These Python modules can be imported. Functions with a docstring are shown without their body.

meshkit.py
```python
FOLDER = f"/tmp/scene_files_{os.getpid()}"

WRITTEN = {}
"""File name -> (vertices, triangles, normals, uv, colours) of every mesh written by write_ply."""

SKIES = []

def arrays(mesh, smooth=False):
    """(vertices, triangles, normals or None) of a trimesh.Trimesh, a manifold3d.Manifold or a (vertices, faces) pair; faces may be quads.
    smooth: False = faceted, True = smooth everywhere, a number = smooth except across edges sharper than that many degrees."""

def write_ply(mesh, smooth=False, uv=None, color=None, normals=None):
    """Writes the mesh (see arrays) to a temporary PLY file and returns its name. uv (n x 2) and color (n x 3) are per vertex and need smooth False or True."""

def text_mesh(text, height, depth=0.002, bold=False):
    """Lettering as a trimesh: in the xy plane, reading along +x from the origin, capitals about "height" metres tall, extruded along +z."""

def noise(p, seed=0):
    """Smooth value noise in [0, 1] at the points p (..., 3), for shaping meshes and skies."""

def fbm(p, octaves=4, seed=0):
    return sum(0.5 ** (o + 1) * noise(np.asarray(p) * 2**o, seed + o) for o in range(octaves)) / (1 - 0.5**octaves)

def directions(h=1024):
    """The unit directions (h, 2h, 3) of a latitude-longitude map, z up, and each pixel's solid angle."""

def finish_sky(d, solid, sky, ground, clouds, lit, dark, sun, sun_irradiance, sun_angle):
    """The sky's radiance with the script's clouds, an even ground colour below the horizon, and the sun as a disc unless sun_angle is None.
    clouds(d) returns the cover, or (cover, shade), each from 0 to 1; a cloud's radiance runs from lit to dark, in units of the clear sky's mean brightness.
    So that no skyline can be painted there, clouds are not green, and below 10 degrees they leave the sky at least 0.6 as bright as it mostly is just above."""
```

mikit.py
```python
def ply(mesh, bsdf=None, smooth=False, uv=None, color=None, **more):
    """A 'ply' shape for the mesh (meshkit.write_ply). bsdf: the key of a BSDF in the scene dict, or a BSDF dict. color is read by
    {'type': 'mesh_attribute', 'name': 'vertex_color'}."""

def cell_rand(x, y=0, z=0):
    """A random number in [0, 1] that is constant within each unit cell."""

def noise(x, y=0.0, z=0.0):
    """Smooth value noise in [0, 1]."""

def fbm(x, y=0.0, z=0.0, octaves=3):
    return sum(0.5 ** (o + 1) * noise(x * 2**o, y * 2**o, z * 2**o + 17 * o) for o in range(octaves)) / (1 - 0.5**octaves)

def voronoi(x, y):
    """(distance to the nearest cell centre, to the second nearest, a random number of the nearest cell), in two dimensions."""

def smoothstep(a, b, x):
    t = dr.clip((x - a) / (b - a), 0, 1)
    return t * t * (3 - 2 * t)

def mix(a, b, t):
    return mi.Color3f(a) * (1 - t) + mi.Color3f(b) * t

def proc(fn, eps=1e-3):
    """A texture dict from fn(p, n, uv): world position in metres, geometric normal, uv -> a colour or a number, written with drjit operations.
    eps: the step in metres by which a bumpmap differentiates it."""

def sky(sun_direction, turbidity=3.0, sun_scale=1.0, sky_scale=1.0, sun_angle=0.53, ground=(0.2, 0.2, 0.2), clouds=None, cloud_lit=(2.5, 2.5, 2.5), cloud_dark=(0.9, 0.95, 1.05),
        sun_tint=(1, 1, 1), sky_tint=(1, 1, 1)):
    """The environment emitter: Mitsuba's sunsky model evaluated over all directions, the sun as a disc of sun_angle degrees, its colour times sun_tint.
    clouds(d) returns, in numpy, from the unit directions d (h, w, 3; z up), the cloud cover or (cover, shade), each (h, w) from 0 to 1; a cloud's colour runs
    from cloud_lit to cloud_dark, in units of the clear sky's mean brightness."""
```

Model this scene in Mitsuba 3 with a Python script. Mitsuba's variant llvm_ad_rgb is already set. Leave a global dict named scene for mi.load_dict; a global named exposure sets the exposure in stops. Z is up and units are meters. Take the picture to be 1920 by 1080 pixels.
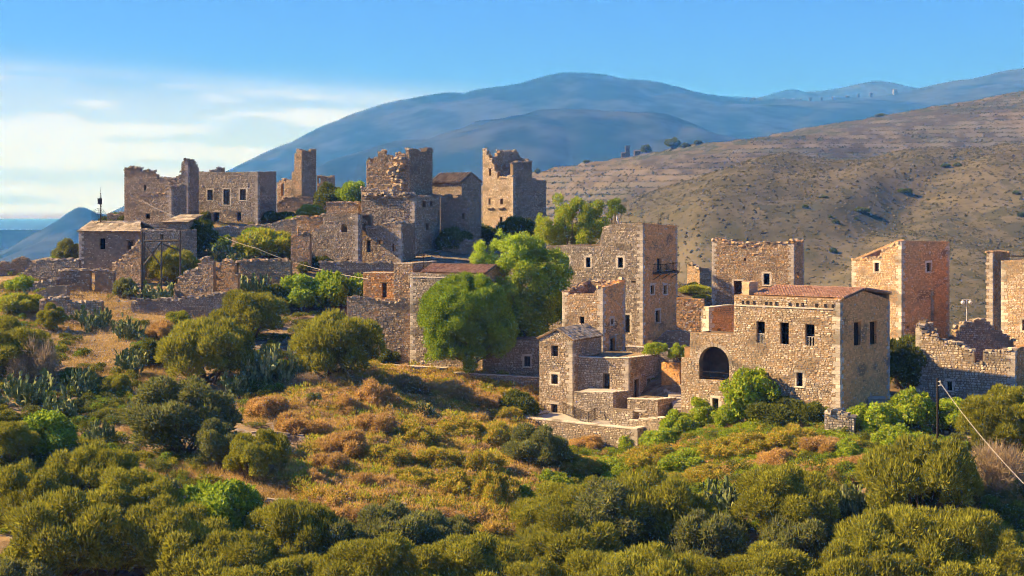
import math, random
import numpy as np, trimesh, shapely
from shapely.geometry import Polygon, LineString, box
from scipy.interpolate import RBFInterpolator
from scipy.ndimage import map_coordinates
import drjit as dr
import mitsuba as mi
import mikit, meshkit
from mikit import proc, fbm, noise, mix, smoothstep, voronoi, cell_rand

# ---------------------------------------------------------------- camera, sky, exposure
F, HY = 2637.0, 400.0            # focal length and horizon row, in pixels of the 1920 x 1080 photograph
T = mi.ScalarTransform4f
scene, labels = {}, {}
scene['camera'] = {
    'type': 'perspective', 'fov': math.degrees(2 * math.atan(960 / F)), 'fov_axis': 'x',
    'to_world': T().look_at(origin=[0, 0, 0], target=[0, 1, 0], up=[0, 0, 1]),
    'principal_point_offset_y': (540 - HY) / 1080.0,
    'near_clip': 1.0, 'far_clip': 120000.0,
    'medium': {'type': 'ref', 'id': 'haze_medium'}}
exposure = 2.85
SUN_AZ, SUN_EL = 6.0, 33.0      # on the left, square to the view
SUN = (-math.cos(math.radians(SUN_AZ)) * math.cos(math.radians(SUN_EL)), math.sin(math.radians(SUN_AZ)) * math.cos(math.radians(SUN_EL)), math.sin(math.radians(SUN_EL)))


def cloud_cover(d):
    az = np.degrees(np.arctan2(d[..., 0], d[..., 1]))
    el = np.degrees(np.arcsin(np.clip(d[..., 2], -1, 1)))
    p = np.stack([az * 0.20 + el * 0.3, el * 2.1, az * 0 + 3.1], -1)
    n = meshkit.fbm(p, 5, 3)
    wisps = np.clip((n - 0.42) / 0.15, 0, 1)
    q = np.stack([az * 0.05, el * 0.2, az * 0 + 9.7], -1)
    big = meshkit.fbm(q, 3, 8)
    left = 1 - 1 / (1 + np.exp(-(az - 0.5) / 2.2))          # the cloud bank lies to the left and behind
    left = np.maximum(left, 1 / (1 + np.exp(-(np.abs(az) - 120) / 8)))
    low = 1 - 1 / (1 + np.exp(-(el - 5.35 + 0.7 * (big - .5) + 0.05 * (az + 20)) / 0.28))
    veil = np.clip(0.78 - 0.06 * np.abs(el - 1.8), 0, 1)
    return np.clip(left * low * (veil * 1.0 + 0.7 * wisps), 0, 0.94), 0.1 + 0.45 * (1 - wisps)


scene['sky'] = mikit.sky(SUN, turbidity=2.6, sun_scale=1.35, sky_scale=1.1, sun_tint=(1.0, 0.91, 0.745), sky_tint=(0.17, 0.355, 0.79), ground=(0.22, 0.19, 0.14),
                         clouds=cloud_cover, cloud_lit=(2.9, 3.1, 4.3), cloud_dark=(1.9, 2.2, 3.5))
HAZE = 0.00019
scene['haze_medium'] = {'type': 'homogeneous', 'albedo': {'type': 'rgb', 'value': [0.95, 0.95, 0.96]},
                        'sigma_t': {'type': 'rgb', 'value': [HAZE * 0.08, HAZE * 0.37, HAZE * 1.2]}}
scene['haze'] = {'type': 'cube', 'to_world': T().translate([0, 4000, 165]).scale([6000, 5300, 310]),
                 'bsdf': {'type': 'null'}, 'interior': {'type': 'ref', 'id': 'haze_medium'}}
labels['haze'] = {'label': 'thin blue air between the village and the far mountains', 'category': 'haze', 'kind': 'stuff'}


# ---------------------------------------------------------------- materials
def reg(name, fn):
    scene[name] = {'type': 'twosided', 'bsdf': {'type': 'diffuse', 'reflectance': proc(fn)}}


def ramp(t, cols):
    """colour along evenly spaced stops, t from 0 to len - 1"""
    c = mi.Color3f(cols[0])
    for i in range(1, len(cols)):
        c = mix(c, cols[i], dr.clip(t - (i - 1), 0, 1))
    return c


# uv.x = lightness of the piece, uv.y = its hue: 0 white limestone, 1 grey, 2 brown, 3 orange, 4 red clay, both pushed warmer to lift walls in blue shade
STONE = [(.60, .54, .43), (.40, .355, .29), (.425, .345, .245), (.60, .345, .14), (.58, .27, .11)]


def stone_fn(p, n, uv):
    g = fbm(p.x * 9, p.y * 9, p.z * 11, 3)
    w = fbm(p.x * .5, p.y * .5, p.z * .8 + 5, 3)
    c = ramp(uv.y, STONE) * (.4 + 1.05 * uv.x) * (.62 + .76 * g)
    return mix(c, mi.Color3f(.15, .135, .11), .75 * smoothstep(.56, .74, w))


def mortar_fn(p, n, uv):
    g = fbm(p.x * 3, p.y * 3, p.z * 3, 4)
    w = fbm(p.x * .45, p.y * .45, p.z * .7 + 9, 3)
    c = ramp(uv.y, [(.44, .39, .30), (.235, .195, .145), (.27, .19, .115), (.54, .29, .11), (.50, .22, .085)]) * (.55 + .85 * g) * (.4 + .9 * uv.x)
    return mix(c, mi.Color3f(.13, .115, .09), .7 * smoothstep(.55, .75, w))


def soil_fn(p, n, uv):
    a = fbm(p.x * .16, p.y * .16, 2.0, 4)
    b = fbm(p.x * 1.7, p.y * 1.7, 5.0, 4)
    c = mix(mi.Color3f(.15, .108, .068), mi.Color3f(.30, .215, .115), smoothstep(.3, .7, .55 * a + .45 * b))
    return mix(c, mi.Color3f(.27, .25, .215), .8 * smoothstep(.58, .68, fbm(p.x * 3.1 + 7, p.y * 3.1, 1.0, 3))) * (.7 + .6 * b)


def hill_fn(p, n, uv):
    a = fbm(p.x * .011, p.y * .008, 3.0, 4)
    b = fbm(p.x * .16, p.y * .10, 1.0, 4)
    e = fbm(p.x * .035 + 30, p.y * .02, 7.0, 3)
    c = mix(mi.Color3f(.070, .066, .043), mi.Color3f(.145, .124, .078), smoothstep(.30, .68, .45 * a + .55 * b))
    c = mix(c, mi.Color3f(.055, .058, .034), .8 * smoothstep(.54, .66, .55 * b + .45 * e))
    steep = smoothstep(.97, .90, n.z)
    return mix(c, mi.Color3f(.33, .27, .18), .0 * steep)


def terrace_fn(p, n, uv):
    a = fbm(p.x * .010, p.y * .008, 3.0, 4)
    b = fbm(p.x * .09, p.y * .06, 1.0, 4)
    c = mix(mi.Color3f(.066, .060, .042), mi.Color3f(.135, .110, .068), smoothstep(.35, .65, .5 * a + .5 * b))
    c = mix(c, mi.Color3f(.038, .05, .03), .85 * smoothstep(.47, .58, .6 * b + .4 * fbm(p.x * .02 + 9, p.y * .02, 4.0, 3)))
    return mix(c, mi.Color3f(.19, .16, .11), .6 * smoothstep(.3, .6, b) * smoothstep(.93, .80, n.z))


def mountain_fn(p, n, uv):
    a = fbm(p.x * .0022, p.y * .0016, p.z * .004, 4)
    b = fbm(p.x * .012, p.y * .01, p.z * .02, 4)
    c = mix(mi.Color3f(.010, .024, .024), mi.Color3f(.045, .052, .042), smoothstep(.38, .66, .5 * a + .5 * b))
    return c


# foliage: uv.x = tone of the leaf, uv.y = kind
LEAF = [(.07, .095, .026), (.20, .22, .034), (.35, .34, .042), (.16, .27, .03), (.31, .40, .034), (.185, .21, .095), (.52, .38, .075), (.40, .255, .125), (.56, .42, .19), (.30, .24, .18)]
# 0 dark green 1 olive 2 yellow olive 3 mid green 4 bright yellow green 5 grey green 6 gold 7 rust 8 straw 9 grey twig


def leaf_fn(p, n, uv):
    w = fbm(p.x * .33, p.y * .33, p.z * .33, 2)
    return ramp(uv.y, LEAF) * (.5 + 1.0 * uv.x) * (.7 + .6 * w)


scene['leaf'] = {'type': 'principledthin', 'base_color': proc(leaf_fn), 'roughness': .55, 'spec_trans': 0.0, 'diff_trans': .75, 'eta': 1.3}
reg('twig', lambda p, n, uv: ramp(uv.y, LEAF) * (.5 + 1.0 * uv.x))
reg('pad', lambda p, n, uv: mix(mi.Color3f(.12, .165, .055), mi.Color3f(.40, .41, .19), uv.x * uv.x) * (.75 + .5 * fbm(p.x * 6, p.y * 6, p.z * 6, 2)))
reg('heath', lambda p, n, uv: mix(mi.Color3f(.035, .038, .02), mi.Color3f(.14, .118, .066), uv.x))
reg('stone', stone_fn)
reg('mortar', mortar_fn)
reg('soil', soil_fn)
reg('hill', hill_fn)
reg('terrace', terrace_fn)
reg('mountain', mountain_fn)
reg('bark', lambda p, n, uv: mi.Color3f(.15, .11, .075) * (.5 + fbm(p.x * 12, p.y * 12, p.z * 3, 3)))
reg('tile', lambda p, n, uv: mix(mix(mi.Color3f(.34, .175, .105), mi.Color3f(.50, .335, .23), uv.x), mix(mi.Color3f(.12, .09, .065), mi.Color3f(.30, .23, .16), uv.x), uv.y) * (.6 + .8 * fbm(p.x * 5, p.y * 5, p.z * 5, 3)))
reg('slate', lambda p, n, uv: mix(mi.Color3f(.20, .165, .12), mi.Color3f(.46, .39, .28), uv.x) * (.6 + .8 * fbm(p.x * 4, p.y * 4, p.z * 4, 3)))
reg('wood', lambda p, n, uv: mix(mi.Color3f(.085, .065, .045), mi.Color3f(.17, .14, .105), fbm(p.x * 20, p.y * 20, p.z * 2, 3)))
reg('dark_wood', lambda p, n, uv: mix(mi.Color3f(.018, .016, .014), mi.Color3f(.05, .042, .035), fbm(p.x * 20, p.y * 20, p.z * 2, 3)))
reg('iron', lambda p, n, uv: mix(mi.Color3f(.025, .024, .024), mi.Color3f(.07, .05, .04), fbm(p.x * 7, p.y * 7, p.z * 7, 3)))
reg('paving', lambda p, n, uv: mix(mi.Color3f(.34, .315, .27), mi.Color3f(.47, .44, .375), fbm(p.x * 1.3, p.y * 1.3, p.z, 4)) * (.8 + .4 * fbm(p.x * 9, p.y * 9, p.z * 9, 2)))
reg('white_paint', lambda p, n, uv: mi.Color3f(.72, .70, .65) * (.75 + .35 * fbm(p.x * 3, p.y * 3, p.z * 3, 2)))
scene['sea_water'] = {'type': 'principled', 'base_color': {'type': 'rgb', 'value': [.02, .06, .12]}, 'roughness': .35, 'specular': .4}
scene['glass_dark'] = {'type': 'principled', 'base_color': {'type': 'rgb', 'value': [.012, .014, .016]}, 'roughness': .15, 'specular': .5}


# ---------------------------------------------------------------- keys, labels, pixels
def key_for(name, parent=None):
    base = f'{parent}__{name}' if parent else name
    if base not in scene and base not in labels and base not in RESERVED:
        RESERVED.add(base)
        return base
    i = NUM.get(base, 1)
    while f'{base}_{i:03d}' in RESERVED or f'{base}_{i:03d}' in scene:
        i += 1
    NUM[base] = i + 1
    RESERVED.add(f'{base}_{i:03d}')
    return f'{base}_{i:03d}'


RESERVED, NUM = set(), {}


def thing(name, label, cat, group=None):
    k = key_for(name)
    labels[k] = {'label': label, 'category': cat}
    if group:
        labels[k]['group'] = group
    return k


def put(key, mesh, bsdf, smooth=False, uv=None):
    scene[key] = mikit.ply(mesh, bsdf, smooth, uv)
    return key


def part(parent, name, mesh, bsdf, smooth=False, uv=None, label=None, kind=None):
    k = put(key_for(name, parent), mesh, bsdf, smooth, uv)
    if label or kind:
        labels[k] = {a: b for a, b in (('label', label), ('kind', kind)) if b}
    return k


def flat_uv(mesh, tone, hue):
    n = len(mesh[0]) if isinstance(mesh, tuple) else len(mesh.vertices)
    return np.tile([[tone, hue]], (n, 1))


def P(px, py, D):
    return np.array([(px - 960) / F * D, D, (HY - py) / F * D])


def join(meshes):
    """(v, f[, uv]) tuples or trimeshes -> one (v, f)"""
    vs, fs, us, k = [], [], [], 0
    for m in meshes:
        v, f = (m[0], m[1]) if isinstance(m, tuple) else (np.asarray(m.vertices), np.asarray(m.faces))
        vs.append(v)
        fs.append(np.asarray(f) + k)
        k += len(v)
        if isinstance(m, tuple) and len(m) > 2:
            us.append(m[2])
    return (np.vstack(vs), np.vstack(fs), np.vstack(us)) if us else (np.vstack(vs), np.vstack(fs))


BOXF = np.array([[0, 1, 3], [0, 3, 2], [4, 6, 7], [4, 7, 5], [0, 4, 5], [0, 5, 1], [2, 3, 7], [2, 7, 6], [0, 2, 6], [0, 6, 4], [1, 5, 7], [1, 7, 3]])
BOXV = np.array([[x, y, z] for x in (0, 1) for y in (0, 1) for z in (0, 1)], float)


def bar(a, b, r, sides=6, r2=None):
    """a tapered tube between two points"""
    a, b = np.asarray(a, float), np.asarray(b, float)
    t = b - a
    t = t / np.linalg.norm(t)
    u = np.cross(t, [0, 0, 1.0] if abs(t[2]) < .9 else [1.0, 0, 0])
    u /= np.linalg.norm(u)
    w = np.cross(t, u)
    an = np.arange(sides) * 2 * np.pi / sides
    ring = np.cos(an)[:, None] * u + np.sin(an)[:, None] * w
    r2 = r if r2 is None else r2
    v = np.vstack([a + ring * r, b + ring * r2, [a], [b]])
    i = np.arange(sides)
    j = (i + 1) % sides
    f = np.vstack([np.c_[i, j, j + sides], np.c_[i, j + sides, i + sides], np.c_[j, i, i * 0 + 2 * sides], np.c_[i + sides, j + sides, i * 0 + 2 * sides + 1]])
    return v, f

# ---------------------------------------------------------------- terrain
S = 1.25                         # metres per unit of the village's depth numbers


def rbf(points, extra=(), smoothing=0.0, kernel='linear', s=1.0):
    pts = s * np.array([P(*p) for p in points] + [list(e) for e in extra], float)
    return RBFInterpolator(pts[:, :2], pts[:, 2], kernel=kernel, smoothing=smoothing)


NEAR = [
    (-250, 1080, 66), (-250, 900, 78), (-250, 700, 104), (-250, 560, 135), (0, 1215, 62), (0, 900, 78), (0, 700, 102), (0, 620, 116), (0, 565, 127), (0, 520, 138), (-150, 520, 142),
    (100, 1215, 62), (200, 900, 78), (200, 750, 95), (200, 655, 111), (200, 590, 124), (200, 545, 133), (150, 510, 141), (250, 507, 141), (330, 470, 148),
    (330, 580, 127), (300, 440, 160), (400, 432, 163), (440, 418, 172), (300, 426, 168), (560, 392, 184), (620, 395, 186), (500, 425, 170), (500, 460, 156), (680, 400, 178),
    (420, 510, 143), (520, 505, 144), (600, 500, 147), (700, 500, 147), (800, 490, 147), (600, 572, 133), (680, 575, 131), (440, 570, 131), (480, 700, 106), (600, 700, 105), (640, 640, 117),
    (400, 800, 92), (400, 1000, 72), (600, 760, 97), (600, 850, 86), (600, 950, 76), (400, 1215, 63), (700, 1215, 63),
    (700, 690, 118), (770, 688, 119), (900, 690, 119), (720, 660, 122), (850, 705, 115), (850, 760, 106), (850, 850, 91), (850, 950, 79), (850, 1215, 64),
    (1000, 720, 114), (1010, 775, 108), (1080, 775, 107), (1000, 840, 97), (1000, 930, 84), (1000, 1215, 64), (1120, 846, 100), (1200, 850, 99), (1150, 910, 88), (1150, 1215, 64),
    (1230, 780, 103), (1290, 760, 100), (1290, 690, 108), (1380, 770, 96), (1480, 775, 92), (1575, 768, 89.5), (1668, 748, 96), (1300, 860, 88), (1350, 930, 79), (1400, 1215, 63),
    (1600, 810, 85), (1600, 900, 77), (1600, 1215, 62), (1700, 780, 90), (1760, 760, 94), (1720, 750, 99), (1830, 745, 99), (1900, 735, 97), (1900, 850, 82), (1900, 1215, 62), (2100, 1000, 70), (2100, 800, 88),
    (1200, 650, 124), (1100, 640, 126), (1270, 640, 130), (1300, 640, 122), (960, 560, 140), (900, 470, 163), (960, 455, 174), (850, 455, 166), (1000, 470, 170), (1050, 480, 160), (1150, 500, 150),
    (1400, 580, 140), (1500, 590, 140), (1330, 560, 145), (1600, 640, 121), (1690, 645, 117), (1780, 640, 121), (1690, 650, 108), (1850, 650, 113), (1950, 640, 116), (2100, 640, 116)]
XTRA = [(-70, 165, -13), (-70, 200, -40), (-70, 250, -75), (-45, 185, -8), (-45, 215, -36), (-45, 260, -70), (-20, 205, -4), (-15, 235, -35), (0, 200, -6), (5, 230, -35), (0, 270, -62), (15, 195, -14), (30, 175, -17), (30, 210, -38),
        (45, 162, -18), (50, 190, -34), (60, 155, -20), (60, 200, -42), (40, 260, -62), (80, 260, -60), (-120, 150, -20), (-120, 200, -55), (-120, 260, -90), (-120, 100, -15), (120, 260, -55), (110, 180, -36), (110, 110, -14),
        (-100, 40, -22), (-40, 40, -20), (0, 40, -20), (40, 40, -20), (100, 40, -22), (-100, 0, -18), (0, 5, -13), (100, 0, -18), (0, -6, -2.5), (-14, -4, -3), (14, -4, -3), (0, -40, -1), (-100, -40, -3), (100, -40, -3), (-20, 58, -19.5), (20, 58, -19.5)]
_near = rbf(NEAR, XTRA, smoothing=0.4, s=S)
GX, GY = np.arange(-150, 151, 1.2), np.arange(-50, 341, 1.2)
_xx, _yy = np.meshgrid(GX, GY)
_p = np.c_[_xx.ravel(), _yy.ravel()]
_zz = _near(_p)
_zz += 0.9 * (meshkit.fbm(np.c_[_p * .11, _p[:, 0] * 0], 3, 2) - .5) + 0.5 * (meshkit.fbm(np.c_[_p * .45, _p[:, 0] * 0 + 4], 3, 5) - .5)
GZ = _zz.reshape(_xx.shape)


def ground(x, y):
    return map_coordinates(GZ, [(np.atleast_1d(np.asarray(y, float)) - GY[0]) / 1.2, (np.atleast_1d(np.asarray(x, float)) - GX[0]) / 1.2], order=1, mode='nearest')


def gz(x, y):
    return float(ground(x, y)[0])


def hit(px, py, d0=62.0, d1=300.0):
    """the point of the hillside seen at a pixel of the photograph"""
    D = np.arange(d0, d1, .25)
    x, z = (px - 960) / F * D, (HY - py) / F * D
    below = np.nonzero(z < ground(x, D))[0]
    d = D[below[0]] if len(below) else d1
    return np.array([(px - 960) / F * d, d, gz((px - 960) / F * d, d)])


def grid_mesh(Z, X, Y):
    xx, yy = np.meshgrid(X, Y)
    v = np.c_[xx.ravel(), yy.ravel(), Z.ravel()]
    n, m = Z.shape
    i = (np.arange(n - 1)[:, None] * m + np.arange(m - 1)).ravel()
    return v, np.vstack([np.c_[i, i + 1, i + m + 1], np.c_[i, i + m + 1, i + m]])


def structure(name, mesh, bsdf, label, cat, smooth=True):
    k = put(key_for(name), mesh, bsdf, smooth)
    labels[k] = {'label': label, 'category': cat, 'kind': 'structure'}
    return k


structure('ground', grid_mesh(GZ, GX, GY), 'soil', 'dry stony hillside below and around the ruined village', 'ground')


def hill(name, points, extra, X, Y, amp, freq, bsdf, label, terrace=None, seed=0, gully=None, ridges=()):
    xx, yy = np.meshgrid(X, Y)
    p = np.c_[xx.ravel(), yy.ravel()]
    z = rbf(points, extra, kernel='thin_plate_spline' if terrace is None else 'linear', smoothing=1.0)(p)
    n = meshkit.fbm(np.c_[p * freq, p[:, 0] * 0 + seed], 5, seed)
    z = z + amp * (n - .5)
    if gully:
        r = np.abs(meshkit.fbm(np.c_[p[:, 0] * gully[0], p[:, 1] * gully[0] * .35, p[:, 0] * 0 + 2.5], 4, seed + 3) - .5) * 2
        z = z - gully[1] * (1 - np.clip(r * 3.0, 0, 1))
    for line, hgt, wid in ridges:
        ln = LineString([P(*q)[:2] for q in line])
        d = shapely.distance(shapely.points(p), ln)
        z = z + hgt * np.exp(-(d / wid) ** 2)
    if terrace:
        h = terrace
        hh = z / h + 0.5 * meshkit.fbm(np.c_[p * .012, p[:, 0] * 0 + 1], 3, 9)
        fr = hh - np.floor(hh)
        z = z + h * (np.clip((fr - .72) / .28, 0, 1) - fr) * .85
    Z = z.reshape(xx.shape)
    structure(name, grid_mesh(Z, X, Y), bsdf, label, 'hill')
    return lambda x, y: map_coordinates(Z, [(np.atleast_1d(np.asarray(y, float)) - Y[0]) / (Y[1] - Y[0]), (np.atleast_1d(np.asarray(x, float)) - X[0]) / (X[1] - X[0])], order=1, mode='nearest')


H1 = [(1020, 450, 560), (900, 540, 520), (1165, 387, 640), (1300, 352, 680), (1450, 327, 700), (1600, 307, 730), (1750, 295, 750), (1920, 281, 770), (2200, 258, 800),
      (1100, 470, 500), (1300, 460, 470), (1300, 560, 350), (1600, 450, 450), (1600, 560, 345), (1900, 420, 480), (1900, 560, 340), (1800, 650, 285), (2200, 480, 420), (2200, 620, 300), (1350, 640, 290), (1100, 640, 320), (1600, 660, 270), (900, 700, 330)]
hill_z = hill('hillside', H1, [(400, 1000, 12), (100, 1000, -60), (0, 400, -60), (-60, 600, -60), (30, 230, -62), (120, 230, -58), (200, 950, -25), (300, 900, 5)], np.arange(-60, 460, 2.5), np.arange(255, 1000, 2.5), 9, .012, 'hill',
              'bare brown hillside with low scrub behind the right half of the village', seed=4, gully=(.010, 4), ridges=[([(1150, 600, 330), (1215, 520, 400), (1300, 450, 480), (1380, 400, 560), (1480, 345, 670)], 4.5, 20), ([(1480, 490, 390), (1560, 460, 430), (1700, 400, 520), (1800, 365, 590), (1920, 330, 650)], -3, 11), ([(1700, 520, 360), (1850, 450, 450), (2000, 400, 540)], 2.5, 20)])
H2 = [(1000, 327, 1010), (1100, 308, 1040), (1170, 293, 1060), (1260, 279, 1100), (1380, 262, 1130), (1480, 243, 1160), (1600, 222, 1210), (1750, 195, 1260), (1920, 168, 1310), (2200, 125, 1400),
      (1000, 390, 870), (1165, 400, 780), (1450, 345, 830), (1700, 290, 950), (1920, 290, 900), (850, 430, 850), (700, 520, 900), (890, 350, 1000), (800, 400, 960), (2200, 240, 1000)]
terrace_z = hill('terraced_hillside', H2, [(-150, 1000, -90), (-150, 1400, -90), (0, 1400, -60), (150, 1500, 0), (400, 1650, 80), (650, 1650, 140), (100, 750, -45), (-100, 750, -70), (400, 780, 5)], np.arange(-160, 700, 5.0), np.arange(740, 1500, 1.8), 7, .010, 'terrace',
                 'terraced brown hillside with dark scrub behind the bare slope', terrace=4.2, seed=7)
M1 = [(430, 320, 4300), (500, 287, 4300), (600, 250, 4300), (640, 226, 4300), (700, 205, 4300), (800, 181, 4300), (900, 165, 4300), (980, 152, 4300), (1050, 140, 4300), (1100, 138, 4300), (1200, 145, 4300), (1300, 165, 4300),
      (1390, 186, 4300), (1450, 189, 4300), (1550, 186, 4300), (1650, 175, 4300), (1720, 165, 4300), (1800, 148, 4300), (1920, 122, 4300), (2200, 80, 4300),
      (300, 440, 3000), (600, 425, 3000), (900, 400, 3000), (1200, 390, 3000), (1500, 380, 3000), (1900, 340, 3000), (2200, 330, 3000), (300, 400, 4300)]
hill('mountain', M1, [(-1600, 4300, -130), (-1600, 3000, -130), (-1600, 6000, -130), (-500, 5600, 150), (500, 5600, 200), (1500, 5600, 200), (2400, 5600, 350)], np.arange(-1600, 2400, 16.0), np.arange(2900, 5600, 16.0), 60, .0022, 'mountain',
     'broad blue mountain with a rounded summit behind the village', seed=2, gully=(.0022, 16))
M2 = [(500, 345, 2900), (600, 322, 2900), (700, 288, 2900), (800, 255, 2900), (900, 226, 2900), (1000, 207, 2900), (1150, 196, 2900), (1280, 207, 2900), (1340, 240, 2900), (1380, 258, 2900), (1500, 250, 2900), (1700, 222, 2900), (1920, 185, 2900), (2200, 150, 2900),
      (500, 450, 2200), (900, 410, 2200), (1300, 400, 2200), (1900, 360, 2200), (2200, 360, 2200)]
hill('mountain', M2, [(-900, 2900, -130), (-900, 2200, -130), (0, 3500, 30), (900, 3500, 60), (1600, 3500, 120)], np.arange(-900, 1600, 12.0), np.arange(2150, 3500, 12.0), 30, .0035, 'mountain',
     'paler blue ridge falling left in front of the broad mountain', seed=11, gully=(.0035, 16))
M3 = [(1300, 215, 6500), (1430, 186, 6500), (1490, 167, 6500), (1535, 180, 6500), (1640, 152, 6500), (1715, 165, 6500), (1850, 190, 6500), (1300, 300, 5800), (1850, 300, 5800), (1300, 240, 7400), (1850, 240, 7400), (1550, 230, 7400)]
hill('far_hills', M3, [], np.arange(700, 2500, 25.0), np.arange(5750, 7400, 25.0), 25, .002, 'mountain', 'two pale rounded hilltops in the notch right of the broad mountain', seed=5)
M4 = [(-200, 500, 3000), (0, 467, 3000), (40, 446, 3000), (80, 426, 3000), (110, 409, 3000), (130, 399, 3000), (150, 394, 3000), (168, 396, 3000), (195, 405, 3000), (230, 413, 3000), (0, 460, 3200), (150, 393, 3250), (230, 405, 3250), (300, 430, 3000), (450, 470, 3000), (0, 520, 2400), (150, 490, 2400), (300, 500, 2400), (-200, 540, 2400), (450, 520, 2400)]
hill('headland', M4, [(-1500, 3600, -160), (-900, 3600, -110), (-500, 3600, -140)], np.arange(-1500, -450, 9.0), np.arange(2380, 3600, 9.0), 30, .005, 'mountain', 'blue headland sloping down to the left above the sea', seed=8, gully=(.006, 12))
structure('sea', (np.array([[-5900, 3050, -36], [-700, 3050, -36], [-700, 9200, -36], [-5900, 9200, -36.0]]), np.array([[0, 1, 2], [0, 2, 3]])), 'sea_water', 'flat blue sea on the horizon at the far left', 'sea', smooth=False)
structure('shore', (np.array([[-5900, 3050, -36.1], [-700, 3050, -36.1], [-700, 2900, -140], [-5900, 2900, -140.0]]), np.array([[0, 1, 2], [0, 2, 3]])), 'mountain', 'dark steep shore below the sea at the far left', 'shore', smooth=False)
# the low ground that joins the hills
structure('valley', (np.array([[-5900, -1200, -138], [5900, -1200, -138], [5900, 9200, -138], [-5900, 9200, -138.0]]), np.array([[0, 1, 2], [0, 2, 3]])), 'hill', 'low ground between the village hill and the mountains', 'ground', smooth=False)

# ---------------------------------------------------------------- masonry
rng = np.random.default_rng(7)


class Face:
    """a vertical wall plane: P (x, y) is its start, d its direction, n its outward normal"""

    def __init__(self, p, d, n):
        self.p, self.d, self.n = np.array(p, float), np.array(d, float), np.array(n, float)

    def u(self, px):
        k = (px - 960) / F
        return (k * self.p[1] - self.p[0]) / (self.d[0] - k * self.d[1])

    def uv(self, px, py):
        t = self.u(px)
        return t, (HY - py) / F * (self.p[1] + t * self.d[1])

    def xyz(self, u, v, w):
        u, v, w = np.broadcast_arrays(np.asarray(u, float), v, w)
        return np.stack([self.p[0] + self.d[0] * u + self.n[0] * w, self.p[1] + self.d[1] * u + self.n[1] * w, v], -1)


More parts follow.
